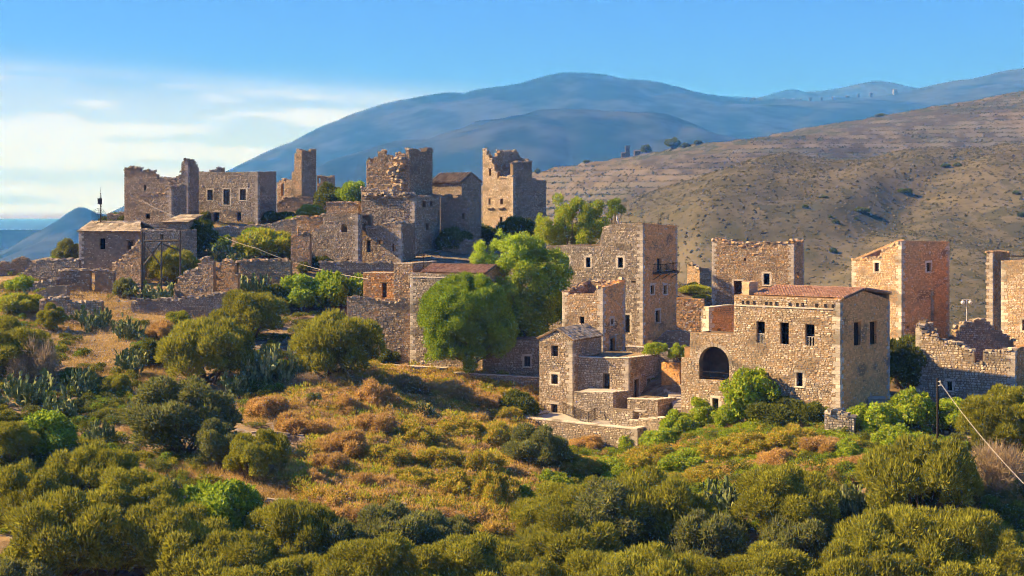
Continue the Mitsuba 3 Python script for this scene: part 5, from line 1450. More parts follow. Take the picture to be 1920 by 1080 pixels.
SLOPE = [
    ('olive', 10, 588, 720, 150, 'dark olive shrub cut by the left edge of the picture beside the gateway ruin'),
    ('olive', 375, 588, 722, 185, 'large olive shrub with several rounded heads in the middle of the left slope'),
    ('olive', 462, 540, 640, 140, 'dense domed yellow-olive shrub under the flat-topped terrace wall'),
    ('olive', 632, 582, 716, 175, 'very large domed shrub left of the ruined garden wall'),
    ('grey', 332, 690, 858, 185, 'large grey-green shrub with many upright tufts in the left middle'),
    ('grey', 408, 775, 880, 85, 'dim grey-green shrub at the right foot of the large tufted grey shrub'),
    ('olive', 474, 800, 905, 120, 'olive shrub left of the dry stone retaining wall at the golden scrub'),
    ('olive', 322, 462, 535, 95, 'feathery yellow-green shrub in front of the wooden frame'),
    ('dark', 368, 412, 478, 64, 'dark rounded bush right of the hut with the heap of roof slabs'),
    ('olive', 380, 408, 430, 36, 'pale tuft on top of the dark rounded bush below the squared hilltop house', 162),
    ('yellow', 492, 432, 490, 115, 'bright yellow shrub below the winding hilltop terrace wall'),
    ('yellow', 580, 385, 412, 54, 'small yellow-green shrub on the broken wing of the central cluster'),
    ('vine', 548, 398, 445, 34, 'creeper hanging down the left end of the central cluster'),
    ('fig', 470, 425, 455, 40, 'small bright leafy bush above the yellow shrub'),
    ('fig', 566, 505, 585, 95, 'left and largest part of the bright green fig thicket below the central cluster'),
    ('fig', 632, 500, 582, 110, 'middle of the bright green fig thicket below the central cluster'),
    ('fig', 686, 524, 580, 50, 'right end of the bright green fig thicket beside the reddish hut'),
    ('grey', 570, 488, 515, 26, 'thin grey-green tuft rising above the fig thicket'),
    ('fig', 86, 757, 862, 112, 'light green leafy bush at the left edge halfway down'),
    ('olive', 18, 772, 880, 70, 'olive shrub cut by the left edge below the light green leafy bush'),
    ('fig', 118, 473, 492, 48, 'bright green creeper on the tumbled wall beside the plastered house'),
    ('grey', 128, 440, 475, 34, 'thin pale tree-like bush behind the left corner of the plastered house', 142),
    ('vine', 36, 515, 550, 52, 'bright green bush growing out of the field wall at the far left'),
    ('yellow', 30, 552, 590, 84, 'yellowish low bush at the left edge below the field wall'),
    ('dark', 207, 400, 420, 22, 'left of two small bushes on the wall stub beside the hilltop ruins', 171),
    ('dark', 228, 398, 420, 22, 'right of two small bushes on the wall stub beside the hilltop ruins', 171),
    ('dark', 385, 395, 412, 24, 'small dark bush against the left corner of the squared hilltop house', 172),
    ('dark', 520, 397, 418, 60, 'dark low bush at the right foot of the squared hilltop house'),
    ('dark', 620, 345, 376, 64, 'dark bush left of the bright one behind the highest ruined tower', 178),
    ('fig', 662, 332, 374, 62, 'bright leafy tree top behind the highest ruined tower', 176),
    ('dark', 850, 428, 452, 62, 'dark bush at the foot of the ragged wall below the dark tiled house', 156.5),
    ('dark', 968, 404, 452, 76, 'large dark round bush at the foot of the lone ridge tower', 160),
    ('dark', 905, 418, 452, 50, 'dark bush left of the lone ridge tower base', 163),
    ('grey', 1008, 785, 895, 112, 'grey-green domed shrub in front of the left end of the paved terrace'),
    ('vine', 1412, 668, 800, 100, 'tall leafy light green bush in front of the big red-roofed house'),
    ('vine', 1322, 728, 805, 66, 'leafy bush below the arched loggia'),
    ('vine', 1366, 748, 812, 60, 'low yellow-green bush between the loggia and the tall leafy bush'),
    ('vine', 1280, 768, 822, 76, 'yellow-green bush at the right end of the paved terrace'),
    ('dark', 1470, 748, 800, 110, 'dark scrub at the foot of the big red-roofed house, left part'),
    ('dark', 1530, 757, 800, 60, 'dark scrub at the foot of the big red-roofed house near its corner'),
    ('dark', 1698, 628, 745, 74, 'dark tree in the gap between the red-roofed house and the pale ruin', 100),
    ('yellow', 1300, 535, 575, 70, 'yellow bush in the gap right of the balcony tower', 146),
    ('yellow', 1318, 552, 580, 34, 'yellow bush against the roofless square house', 143),
    ('dark', 1302, 530, 548, 34, 'small dark bush above the yellow bush in the gap', 149),
    ('vine', 1640, 752, 815, 90, 'bright green vine bush left of the utility pole beside the house corner'),
    ('vine', 1715, 728, 810, 110, 'largest bright green vine bush under the pale ruin, left of the pole'),
    ('vine', 1790, 735, 812, 90, 'bright green vine bush right of the utility pole'),
    ('vine', 1690, 795, 850, 100, 'low bright green vine bush in front of the others below the pale ruin'),
    ('vine', 1590, 822, 862, 60, 'small bright green bush in the rust-coloured scrub'),
    ('olive', 1885, 705, 860, 145, 'tall olive shrub at the right edge in front of the pale ruin'),
    ('olive', 1740, 805, 990, 215, 'big olive shrub below the utility pole'),
    ('olive', 1482, 845, 1040, 185, 'big domed olive shrub at the lower right, left of the prickly pears'),
    ('fig', 392, 893, 1015, 165, 'bright yellow-green leafy bush among the olive shrubs at the lower left'),
    ('vine', 1230, 640, -664, 50, 'small vine over the pergola rail', 105.6),
    ('vine', 1274, 643, -672, 42, 'vine hanging over the pergola posts', 105.2),
    ('grey', 1080, 500, 560, 1, '')[:0] or ('dark', 730, 655, 690, 40, 'dark weedy bush between the garden wall and the house behind the pine'),
    ('twig', 62, 640, 730, 70, 'bare grey twiggy bush right of the shrub at the left edge'),
    ('twig', 1868, 830, 930, 120, 'bare dry twiggy bush under the tall shrub at the right edge'),
    ('twig', 1540, 930, 1000, 60, 'bare twiggy patch between the big domed shrub and the prickly pears'),
    ('dark', 905, 640, 700, 1, '')[:0] or ('grey', 585, 735, 768, 40, 'small round green bush at the left top of the rust scrub'),
    ('pear', 150, 532, 605, 58, 'prickly pear growing on top of the ruined gateway'),
    ('pear', 165, 570, 625, 80, 'dark prickly pear in front of the right pillar of the gateway'),
    ('pear', 232, 556, 640, 66, 'upright prickly pear right of the gateway beside the grassy path'),
    ('pear', 242, 640, 706, 74, 'prickly pear clump in the middle of the dry grass slope'),
    ('pear', 152, 682, 748, 84, 'sunlit prickly pear clump below the gateway slope'),
    ('pear', 60, 690, 760, 110, 'shaded prickly pear clump at the left edge'),
    ('pear', 110, 730, 790, 80, 'dark prickly pear behind the light green leafy bush'),
    ('pear', 188, 765, 838, 66, 'prickly pear right of the light green leafy bush'),
    ('pear', 120, 835, 880, 76, 'low dark prickly pear below the light green leafy bush'),
    ('pear', 286, 524, 575, 96, 'wide prickly pear clump below the wooden frame'),
    ('pear', 410, 452, 490, 60, 'prickly pear between the two slope shrubs above the broken walls'),
    ('pear', 445, 470, 500, 60, 'prickly pear above the right broken wall of the pair'),
    ('pear', 520, 490, 545, 80, 'prickly pear draped over the flat-topped terrace wall'),
    ('pear', 515, 590, 725, 105, 'tall prickly pear thicket between the two domed shrubs'),
    ('pear', 470, 650, 730, 70, 'dark prickly pear left of the tall prickly pear thicket'),
    ('pear', 560, 640, 715, 60, 'prickly pear against the left side of the very large domed shrub'),
    ('pear', 786, 745, 790, 66, 'prickly pear in the middle of the rust-coloured scrub'),
    ('pear', 608, 905, 935, 48, 'low prickly pear at the lower edge of the golden scrub'),
    ('pear', 312, 885, 925, 44, 'small prickly pear right of the olive shrubs at the lower left'),
    ('pear', 1375, 852, 975, 100, 'pale prickly pear thicket left of the big domed shrub at the lower right'),
    ('pear', 1595, 850, 985, 100, 'prickly pear thicket with pale edges between the two big olive shrubs'),
    ('pear', 1590, 945, 1035, 80, 'lower prickly pear clump between the two big olive shrubs'),
    ('pear', 1640, 900, 975, 80, 'dark prickly pear left of the big shrub under the pole'),
    ('fig', 415, 440, 470, 44, 'bright leafy bush above the left broken wall of the pair'),
    ('olive', 560, 450, 492, 60, 'olive bush at the left foot of the central cluster'),
    ('grey', 235, 520, 560, 50, 'grey-green bush at the foot of the crumbling ramp wall'),
    ('olive', 95, 565, 625, 40, 'small olive bush at the left pillar of the gateway'),
    ('yellow', 330, 585, 615, 46, 'yellowish tuft on the rubble bank above the grassy path'),
    ('dark', 610, 478, 500, 46, 'dark creeper over the long retaining wall below the central cluster'),
    ('pear', 468, 508, 566, 72, 'prickly pear against the middle of the flat-topped terrace wall'),
    ('pear', 545, 525, 578, 60, 'prickly pear at the left foot of the bright green fig thicket'),
    ('dark', 505, 535, 584, 64, 'dark bush in front of the flat-topped terrace wall'),
    ('rust', 300, 600, 640, 60, 'rusty dry mound on the grassy path below the rubble bank'),
    ('olive', 215, 700, 745, 60, 'small olive shrub left of the large tufted grey shrub'),
    ('dark', 275, 640, 690, 60, 'dark weedy bush left of the large many-headed olive shrub'),
    ('pear', 430, 690, 745, 60, 'prickly pear right of the large many-headed olive shrub'),
    ('rust', 500, 735, 785, 80, 'dry brown mound on the shaded slope above the golden scrub'),
    ('twig', 575, 700, 740, 60, 'bare twiggy mound at the foot of the very large domed shrub'),
    ('pear', 30, 540, 580, 60, 'prickly pear below the field wall at the far left'),
]
for s in SLOPE:
    plant(*s[:6], D=s[6] if len(s) > 6 else None, grp='prickly pears on the slope' if s[0] == 'pear' else None)

# the two rows of shrubs along the bottom of the picture, left to right
ORD = ['first', 'second', 'third', 'fourth', 'fifth', 'sixth', 'seventh', 'eighth', 'ninth', 'tenth', 'eleventh', 'twelfth', 'thirteenth', 'fourteenth', 'fifteenth', 'sixteenth', 'seventeenth', 'eighteenth', 'nineteenth', 'twentieth', 'twenty-first', 'twenty-second']
UPPER = [(55, 868, 1000, 125, 'olive'), (168, 838, 960, 120, 'olive'), (240, 872, 1030, 130, 'olive'), (105, 930, 1110, 190, 'olive'), (548, 942, 1075, 120, 'olive'), (622, 975, 1080, 100, 'grey'), (735, 955, 1060, 120, 'grey'), (830, 972, 1060, 95, 'grey'),
         (1048, 900, 1035, 120, 'olive'), (1140, 895, 1060, 140, 'grey'), (1222, 890, 1055, 150, 'olive'), (1330, 965, 1085, 120, 'grey'), (1500, 955, 1075, 110, 'grey'), (1690, 952, 1120, 170, 'olive'), (1815, 960, 1120, 150, 'olive'), (1905, 985, 1120, 120, 'olive')]
LOWER = [(190, 960, 1130, 170, 'olive'), (290, 945, 1130, 150, 'olive'), (375, 985, 1140, 190, 'olive'), (465, 1025, 1160, 150, 'olive'), (570, 1035, 1160, 140, 'olive'), (690, 990, 1150, 160, 'olive'), (780, 1030, 1160, 130, 'olive'), (895, 985, 1145, 150, 'olive'), (985, 1035, 1160, 130, 'olive'),
         (1065, 955, 1130, 150, 'olive'), (1120, 1020, 1160, 140, 'olive'), (1225, 1035, 1160, 170, 'olive'), (1345, 1055, 1165, 120, 'olive'), (1435, 1012, 1150, 140, 'olive'), (1545, 1058, 1165, 120, 'olive'), (1630, 1020, 1160, 140, 'olive'), (1745, 1035, 1160, 150, 'olive'), (1870, 1050, 1165, 150, 'olive'), (20, 1055, 1165, 120, 'grey')]
LOWER.sort(key=lambda t: t[0])
UPPER.sort(key=lambda t: t[0])
for row, where in ((UPPER, 'in the upper row of shrubs above the bottom edge'), (LOWER, 'in the lowest row of shrubs along the bottom edge')):
    for i, (px, top, base, w, kind) in enumerate(row):
        plant(kind, px, top - 12, base, w * 1.36, f'{ORD[i]} shrub from the left {where}', D=max(64, 62 + (1165 - base) * .16) if row is LOWER else None, grp='shrubs along the bottom edge')

# golden and rust scrub of the middle slope: the large mounds one by one
SC = [(700, 712, 775, 90, 'rust'), (775, 700, 745, 90, 'rust'), (845, 712, 760, 90, 'rust'), (650, 738, 785, 70, 'rust'), (560, 770, 820, 90, 'rust'), (700, 765, 830, 90, 'rust'), (905, 728, 780, 80, 'rust'), (640, 800, 870, 90, 'rust'), (615, 840, 900, 80, 'rust'),
      (780, 790, 850, 100, 'gold'), (860, 780, 830, 90, 'gold'), (930, 790, 850, 90, 'gold'), (720, 830, 890, 100, 'gold'), (820, 835, 895, 100, 'gold'), (905, 840, 905, 90, 'gold'), (770, 875, 930, 90, 'gold'), (860, 880, 945, 110, 'gold'), (930, 880, 960, 100, 'gold'), (690, 880, 930, 80, 'rust'), (950, 760, 800, 70, 'gold'),
      (1080, 850, 900, 90, 'gold'), (1150, 860, 905, 90, 'vine'), (1220, 830, 890, 100, 'gold'), (1290, 840, 890, 100, 'vine'), (1240, 800, 850, 80, 'vine'), (1350, 820, 870, 90, 'gold'), (1420, 810, 860, 100, 'gold'), (1490, 795, 850, 90, 'gold'), (1545, 812, 860, 90, 'rust'), (1460, 840, 880, 90, 'rust'), (1330, 870, 910, 80, 'gold'), (1610, 850, 890, 80, 'rust'),
      (1100, 812, 850, 60, 'rust'), (1180, 812, 850, 50, 'vine'), (1040, 880, 930, 70, 'vine'), (980, 905, 960, 60, 'vine'), (660, 940, 985, 90, 'rust'), (590, 880, 925, 70, 'rust'), (1270, 885, 930, 90, 'gold'), (970, 735, 790, 70, 'dark')]
for kind, word in (('rust', 'rust-brown dry mound'), ('gold', 'golden scrub mound'), ('vine', 'yellow-green leafy mound'), ('dark', 'dark green mound')):
    row = sorted([s for s in SC if s[4] == kind], key=lambda t: t[0])
    for i, s in enumerate(row):
        plant(kind, s[0], s[1], s[2], s[3], f'{ORD[i]} {word} from the left in the scrub of the middle slope', grp=f'{word}s of the middle slope')


# -- trees
def tree(name, label, px, base_D, clumps, hues, per, length, width, limbs, up=.3, tone=(.55, .15), wild=.5, out=.9, cat='tree', trunk_r=.22, inner=.6):
    """clumps: (px, py, depth offset, radius px) seen in the picture; limbs run from the trunk to some of them"""
    D = base_D * S
    b = P(px, 0, D)
    b[2] = gz(b[0], b[1])
    cs, Rs = [], []
    for x, y, dd, r in clumps:
        cs.append(P(x, y, D + dd))
        Rs.append(r / F * D)
    k = thing(name, label, cat)
    part(k, 'crown', *(lambda m: (m[:2], 'leaf', False, m[2]))(blob(cs, Rs, per, hues, length, width, up, out, wild, tone, inner)))
    fork = b + [0, 0, limbs * (np.mean([c[2] for c in cs]) - b[2])]
    part(k, 'trunk', bar(b - [0, 0, .5], fork, trunk_r, 8, trunk_r * .75), 'bark')
    for c in cs[::max(1, len(cs) // 7)]:
        part(k, 'limb', bar(fork - [0, 0, .1], np.asarray(c) - [0, 0, .2], trunk_r * .5, 5, trunk_r * .15), 'bark')
    return k


pts = []
for i in range(300):
    d = sphere_dirs(1, -.85)[0]
    r = 1 if i < 210 else .62
    pts.append((872 + d[0] * 76 * r, 593 - d[2] * 69 * r, d[1] * 3.0 * r, pr.uniform(10, 15)))
for i in range(60):                                    # the right-hand lower lobe and the ragged skirt
    pts.append((pr.uniform(905, 960), pr.uniform(590, 652), pr.uniform(-2.8, 2), pr.uniform(9, 15)))
for i in range(22):
    pts.append((pr.uniform(803, 855), pr.uniform(635, 674), pr.uniform(-2.5, 1), pr.uniform(7, 12)))
for i in range(7):
    pts.append((pr.uniform(862, 892), pr.uniform(668, 696), pr.uniform(-2.5, 0), pr.uniform(7, 11)))
for i in range(34):
    pts.append((pr.uniform(812, 948), pr.uniform(638, 668), pr.uniform(-2.6, 2), pr.uniform(9, 14)))
tree('stone_pine', 'bright green pine with one big ball-shaped crown in the middle of the village', 880, 113, pts, [3.3, 3.7, 4.0, 3.6], 800, (.18, .32), (.038, .058), .3, up=.7, out=1.0, wild=.45, tone=(.55, .16), inner=.35)
pts = []
for i in range(150):
    d = sphere_dirs(1, -.95)[0] * pr.uniform(.3, 1) ** .4
    pts.append((984 + d[0] * 84, 545 - d[2] * 95, d[1] * 4.5, pr.uniform(10, 20)))
for x, y in ((900, 462), (930, 455), (960, 452), (985, 447), (1010, 462), (1035, 478), (1055, 490), (1062, 515), (890, 490)):
    pts += [(x + pr.normal(0, 6), y + pr.normal(0, 6), pr.uniform(-2, 2), pr.uniform(6, 12)) for _ in range(6)]
tree('almond_tree', 'tall loose light green tree behind the round pine', 985, 120, pts, [4.0, 4.0, 4.3, 4.1], 520, (.2, .36), (.06, .1), .35, up=.2, wild=.8, out=.7, tone=(.78, .2), inner=.25)
pts = []
for x, y, n_, r in ((1020, 430, 8, 18), (1050, 405, 10, 16), (1078, 385, 8, 12), (1095, 400, 8, 14), (1118, 388, 7, 11), (1100, 430, 10, 18), (1060, 440, 9, 18), (1130, 430, 6, 12), (1030, 455, 6, 14), (1012, 415, 4, 9), (1155, 440, 5, 10), (1085, 455, 8, 16)):
    pts += [(x + pr.normal(0, r * .6), y + pr.normal(0, r * .6), pr.uniform(-2.5, 2.5), pr.uniform(.5, .9) * r) for _ in range(n_)]
tree('spreading_tree', 'yellow-green spreading tree behind the balcony tower', 1070, 142, pts, [2.0, 4.0, 2.2, 4.0, 2.6], 800, (.22, .4), (.04, .07), .3, up=.5, tone=(.72, .2), inner=.3)
pts = [(1150 + pr.normal(0, 9), 392 + pr.normal(0, 7), pr.uniform(-1, 1), pr.uniform(5, 9)) for _ in range(12)]
tree('small_tree', 'small dark-crowned tree right of the spreading tree', 1148, 146, pts, [3.2, 3.6, 1.0], 800, (.2, .3), (.04, .06), .5, tone=(.5, .15), trunk_r=.12, inner=.3)


# -- ground cover that nobody could count
def scatter(name, meshes, pos, scale, label, cat, bsdf='leaf', squash=None):
    o = []
    which = pr.integers(len(meshes), size=len(pos))
    yaw = pr.uniform(0, 2 * np.pi, len(pos))
    for i, m in enumerate(meshes):
        s = np.nonzero(which == i)[0]
        c, sn = np.cos(yaw[s])[:, None], np.sin(yaw[s])[:, None]
        v = m[0][None]
        x, y = v[..., 0] * c - v[..., 1] * sn, v[..., 0] * sn + v[..., 1] * c
        sc = np.asarray(scale)[s]
        sc = sc[:, None] if sc.ndim == 1 else sc
        vv = np.stack([x, y, np.broadcast_to(v[..., 2], x.shape)], -1) * (sc[:, None, :] if sc.shape[1] == 3 else sc[:, :, None]) + np.asarray(pos)[s][:, None]
        f = m[1][None] + (np.arange(len(s)) * len(m[0]))[:, None, None]
        t = np.repeat(m[2][None], len(s), 0)
        t[..., 0] += pr.normal(0, .1, len(s))[:, None]
        o.append((vv.reshape(-1, 3), f.reshape(-1, 3), t.reshape(-1, 2)))
    m = join(o)
    k = put(key_for(name), m[:2], bsdf, uv=m[2])
    labels[k] = {'label': label, 'category': cat, 'kind': 'stuff'}


def scatter_copies(name, meshes, pos, scale, label, cat, bsdf='leaf'):
    base = key_for(name)
    for i, m in enumerate(meshes):
        scene[f'group_{base}_{i}'] = {'type': 'shapegroup', 'plants': mikit.ply(m[:2], bsdf, uv=m[2])}
    for i, (p, s) in enumerate(zip(pos, scale)):
        scene[f'{base}__{i + 1:03d}'] = {'type': 'instance', 'to_world': T().translate([float(x) for x in p]).rotate([0, 0, 1], float(pr.uniform(0, 360))).scale([float(x) for x in s]), 'group': {'type': 'ref', 'id': f'group_{base}_{int(pr.integers(len(meshes)))}'}}
    labels[base] = {'label': label, 'category': cat, 'kind': 'stuff'}


def on_ground(x, y, dz=0.0):
    return np.stack([x, y, ground(x, y) + dz], -1)


def tuft(n, hues, h=(.25, .6), w=(.008, .018), spread=.5, lean=.45):
    b = np.c_[pr.normal(0, spread, (n, 2)), np.zeros(n) - .03]
    t = unit(np.c_[pr.normal(0, lean, (n, 2)), np.ones(n)])
    return sprigs(b, t, pr.uniform(*h, n), pr.uniform(*w, n), pr.normal(.5, .15, n), pick(hues, n))


def region(polys_, n):
    """ground points seen inside pixel polygons"""
    out = []
    for poly in polys_:
        pg = Polygon(poly)
        x0, y0, x1, y1 = pg.bounds
        k = 0
        while k < n * pg.area / 60000:
            px, py = pr.uniform(x0, x1), pr.uniform(y0, y1)
            if pg.contains(shapely.Point(px, py)):
                out.append(hit(px, py))
                k += 1
    return np.array(out)


DRY = [[(180, 590), (420, 570), (420, 600), (300, 640), (330, 700), (250, 850), (300, 900), (200, 760), (80, 640), (90, 610)], [(80, 530), (240, 540), (240, 600), (150, 600)], [(205, 460), (265, 450), (262, 520), (210, 510)], [(375, 405), (460, 412), (455, 430), (380, 430)],
       [(420, 690), (640, 690), (560, 790), (440, 800)], [(480, 850), (640, 860), (760, 960), (500, 960)], [(690, 640), (770, 600), (765, 690), (700, 690)], [(1500, 800), (1640, 840), (1640, 900), (1420, 880)], [(0, 520), (90, 530), (60, 620), (0, 620)], [(1820, 850), (1920, 850), (1920, 960), (1820, 960)], [(230, 900), (330, 850), (560, 900), (480, 1000), (300, 940)]]
gp = region(DRY, 2600)
gp[:, :2] += pr.normal(0, .3, (len(gp), 2))
gp = on_ground(gp[:, 0], gp[:, 1])
scatter('dry_grass', [tuft(20, [8.0, 6.3, 8.0, 7.6, 6.0]) for _ in range(4)], gp, pr.uniform(.6, 1.25, len(gp)), 'pale golden dry grass on the open parts of the slope', 'grass')
n = 2600
x, y = pr.uniform(-60, 60, n), pr.uniform(75, 230, n)
scatter('dry_grass', [tuft(20, [8.0, 7.5, 9.0, 6.2], h=(.15, .4)) for _ in range(3)], on_ground(x, y), pr.uniform(.6, 1.2, n), 'thin short dry grass all over the village hill', 'grass')
SCR = [[(500, 770), (690, 690), (1000, 715), (1010, 940), (900, 985), (640, 985), (520, 900), (600, 830)], [(940, 880), (1040, 860), (1040, 1020), (920, 1010)]]
sp = region(SCR, 1150)
scatter_copies('low_scrub', [(m := lump_shrub(7, 70, h, up=.5, width=(.02, .035), length=(.14, .28), lump=(.28, .42), top=.6, tone=(.58, .17)))[0] for h in ([7.0, 6.5, 8.0], [7.0, 6.2, 7.5], [6.0, 2.0, 6.0], [6.0, 6.0, 8.0], [6.2, 1.8, 2.0], [6.0, 2.0, 4.0], [8.0, 7.0, 8.5])], on_ground(sp[:, 0], sp[:, 1], -.08), np.c_[pr.uniform(.7, 1.6, (len(sp), 1)) * [1, 1], pr.uniform(.6, 1.5, len(sp))],
        'low rust and golden scrub between the larger mounds of the middle slope', 'scrub')
sp = region([[(1040, 860), (1230, 820), (1500, 790), (1640, 830), (1640, 900), (1300, 940), (1040, 930)]], 1000)
scatter_copies('leafy_scrub', [(lump_shrub(7, 70, h, up=.4, wild=.7, width=(.025, .045), length=(.12, .22), lump=(.28, .42), top=.6, tone=(.6, .18)))[0] for h in ([4.0, 2.2, 4.0], [4.0, 3.7, 4.0], [6.0, 2.0, 6.0], [7.0, 6.4, 7.4], [3.4, 1.6, 1.0])], on_ground(sp[:, 0], sp[:, 1], -.08), np.c_[pr.uniform(.6, 1.4, (len(sp), 1)) * [1, 1], pr.uniform(.35, 1.0, len(sp))],
               'tangled yellow-green and rusty scrub below the paved terrace and the red-roofed house', 'scrub')
n = 900
x, y = pr.uniform(-55, 55, n), pr.uniform(78, 225, n)
scatter_copies('small_weeds', [(lump_shrub(6, 60, h, up=.5, width=(.025, .04), length=(.16, .3), lump=(.28, .42), top=.6))[0] for h in ([.8, 1.2], [5.0, 1.0], [7.0, 8.0], [8.0, 9.0])], on_ground(x, y, -.06), np.c_[pr.uniform(.3, .8, (n, 1)) * [1, 1], pr.uniform(.25, .7, n)], 'small weeds and low bushes scattered over the hill', 'scrub')
n = 2600
x, y = pr.uniform(-60, 58, n), pr.uniform(75, 230, n)
m = lumps(on_ground(x, y, .03), pr.uniform([.12, .12, .08], [.5, .4, .28], (n, 3)), pr.uniform(0, 3, n), pr.uniform(.35, .65, n), pr.uniform(.3, 2.2, n))
k = put(key_for('loose_stones'), m[:2], 'stone', uv=m[2])
labels[k] = {'label': 'loose fallen stones strewn over the village hill', 'category': 'stones', 'kind': 'stuff'}
UG = [[(0, 600), (140, 640), (250, 760), (240, 860), (0, 870)], [(430, 640), (560, 700), (480, 800), (430, 760)], [(0, 850), (330, 850), (480, 940), (480, 1010), (0, 1010)], [(1030, 840), (1700, 800), (1900, 860), (1900, 1020), (1000, 1000)], [(520, 430), (620, 420), (600, 470), (520, 480)], [(400, 600), (650, 590), (700, 700), (480, 720)], [(0, 500), (120, 540), (60, 600), (0, 600)], [(840, 560), (1010, 560), (1010, 720), (850, 700)], [(900, 920), (1060, 900), (1060, 1040), (880, 1040)], [(240, 600), (330, 640), (320, 700), (230, 680)], [(1920, 720), (2180, 740), (2180, 1000), (1920, 1000)], [(-260, 620), (0, 600), (0, 1000), (-260, 1000)], [(150, 680), (260, 720), (240, 800), (140, 780)]]
up = region(UG, 260)
scatter_copies('undergrowth', [(lump_shrub(7, 110, h, up=.5, width=(.025, .045), length=(.12, .24), lump=(.28, .42), top=.6))[0] for h in ([.6, 1.0, .4], [5.0, 1.0, .6], [1.5, 2.0, 1.0], [3.0, 3.6, 1.0])], on_ground(up[:, 0], up[:, 1], -.08), np.c_[pr.uniform(.5, 1.3, (len(up), 1)) * [1, 1], pr.uniform(.4, 1.1, len(up))],
        'dark green undergrowth filling the gaps between the shrubs', 'undergrowth')
rb = region([[(327, 545), (400, 510), (445, 520), (450, 570), (380, 600), (330, 590)], [(640, 640), (770, 640), (765, 690), (690, 690)], [(210, 500), (265, 480), (262, 560), (215, 570)], [(70, 600), (130, 600), (140, 640), (80, 640)]], 1500)
n = len(rb)
m = lumps(rb + [0, 0, .08], pr.uniform([.15, .15, .1], [.6, .5, .35], (n, 3)), pr.uniform(0, 3, n), pr.uniform(.35, .65, n), pr.uniform(.5, 2.2, n))
k = put(key_for('rubble'), m[:2], 'stone', uv=m[2])
labels[k] = {'label': 'heaps of grey rubble at the feet of the broken walls', 'category': 'stones', 'kind': 'stuff'}

# ---------------------------------------------------------------- far things
def small_dome(hue):
    v = np.array([[1, 0, 0], [0, 1, 0], [-1, 0, 0], [0, -1, 0], [0, 0, 1.1]]) * pr.uniform(.65, 1.3, (5, 1))
    v[:, 2] = v[:, 2] * .9 - .05
    return v, np.array([[0, 1, 4], [1, 2, 4], [2, 3, 4], [3, 0, 4]]), np.tile([[hue, 0]], (len(v), 1))


n = 30000
y = 262 + 540 * pr.uniform(0, 1, n) ** 1.5
x = pr.uniform(-.02, .42, n) * y
z = hill_z(x, y)
s = pr.uniform(.3, .95, n) * np.clip(y / 480, .7, 1.5)
scatter('hill_scrub', [small_dome(h) for h in (.1, .3, .5, .2, .4, .9)], np.stack([x, y, z], -1), np.c_[s, s, s * pr.uniform(.5, .8, n)], 'small tufts of scrub dotted over the bare brown hillside', 'scrub', 'heath')
n = 16000
y = pr.uniform(760, 1330, n)
x = pr.uniform(-.03, .40, n) * y
z = terrace_z(x, y)
keep = meshkit.fbm(np.stack([x * .012, y * .008, x * 0], -1), 4, 6) > .49
x, y, z = x[keep], y[keep], z[keep]
s = pr.uniform(.35, 1.3, len(x))
scatter('hill_scrub', [small_dome(h) for h in (.05, .2, .1, .35)], np.stack([x, y, z], -1), np.c_[s, s, s * pr.uniform(.6, 1.1, len(x))], 'dark scrub along the terraces of the far brown hillside', 'scrub', 'heath')


def hit_far(px, py, fn, d0, d1):
    D = np.arange(d0, d1, 2.0)
    b = np.nonzero((HY - py) / F * D < fn((px - 960) / F * D, D))[0]
    d = D[b[0]] if len(b) else d1
    return np.array([(px - 960) / F * d, d, float(fn((px - 960) / F * d, d)[0])])


def far_plant(kind, px, base, w, h, label, fn, d0, d1, name, grp, cat='shrub'):
    p = hit_far(px, base, fn, d0, d1)
    k = thing(name, label, cat, grp)
    r = w / F * p[1] / 2
    i = turn[kind] % KINDS[kind]
    turn[kind] += 1
    scene[k] = {'type': 'instance', 'to_world': T().translate([p[0], p[1], p[2] - .2]).rotate([0, 0, 1], float(pr.uniform(0, 360))).scale([r, r, h / F * p[1] + .2]), 'group': {'type': 'ref', 'id': f'group_{kind}_{i}'}}


for px, py, w, h, lab in ((1562, 475, 16, 9, 'dark shrub alone on the bare hillside above the red-roofed house'), (1616, 399, 30, 10, 'wide green patch of shrub high on the bare hillside'), (1696, 362, 26, 9, 'dark wide shrub in the upper middle of the bare hillside'), (1773, 314, 18, 8, 'dark shrub near the top of the bare hillside, left of a second one'),
                          (1795, 312, 16, 6, 'smaller dark shrub near the top of the bare hillside'), (1905, 366, 14, 7, 'shrub on the bare hillside at the right edge, upper one'), (1914, 409, 14, 8, 'shrub on the bare hillside at the right edge, lower one'), (1510, 393, 14, 7, 'round shrub on the bare hillside above the roofless square house'),
                          (1567, 419, 14, 7, 'lower of three close shrubs in the middle of the bare hillside'), (1557, 411, 9, 5, 'left of three close shrubs in the middle of the bare hillside'), (1607, 414, 10, 5, 'right of three close shrubs in the middle of the bare hillside'), (1546, 372, 14, 5, 'shrub in the gully line of the bare hillside'), (1850, 480, 10, 5, 'shrub on the bare hillside above the yellow tower wall')):
    far_plant('dark', px, py, w, h, lab, hill_z, 262, 900, 'hillside_shrub', 'single shrubs on the bare hillside')
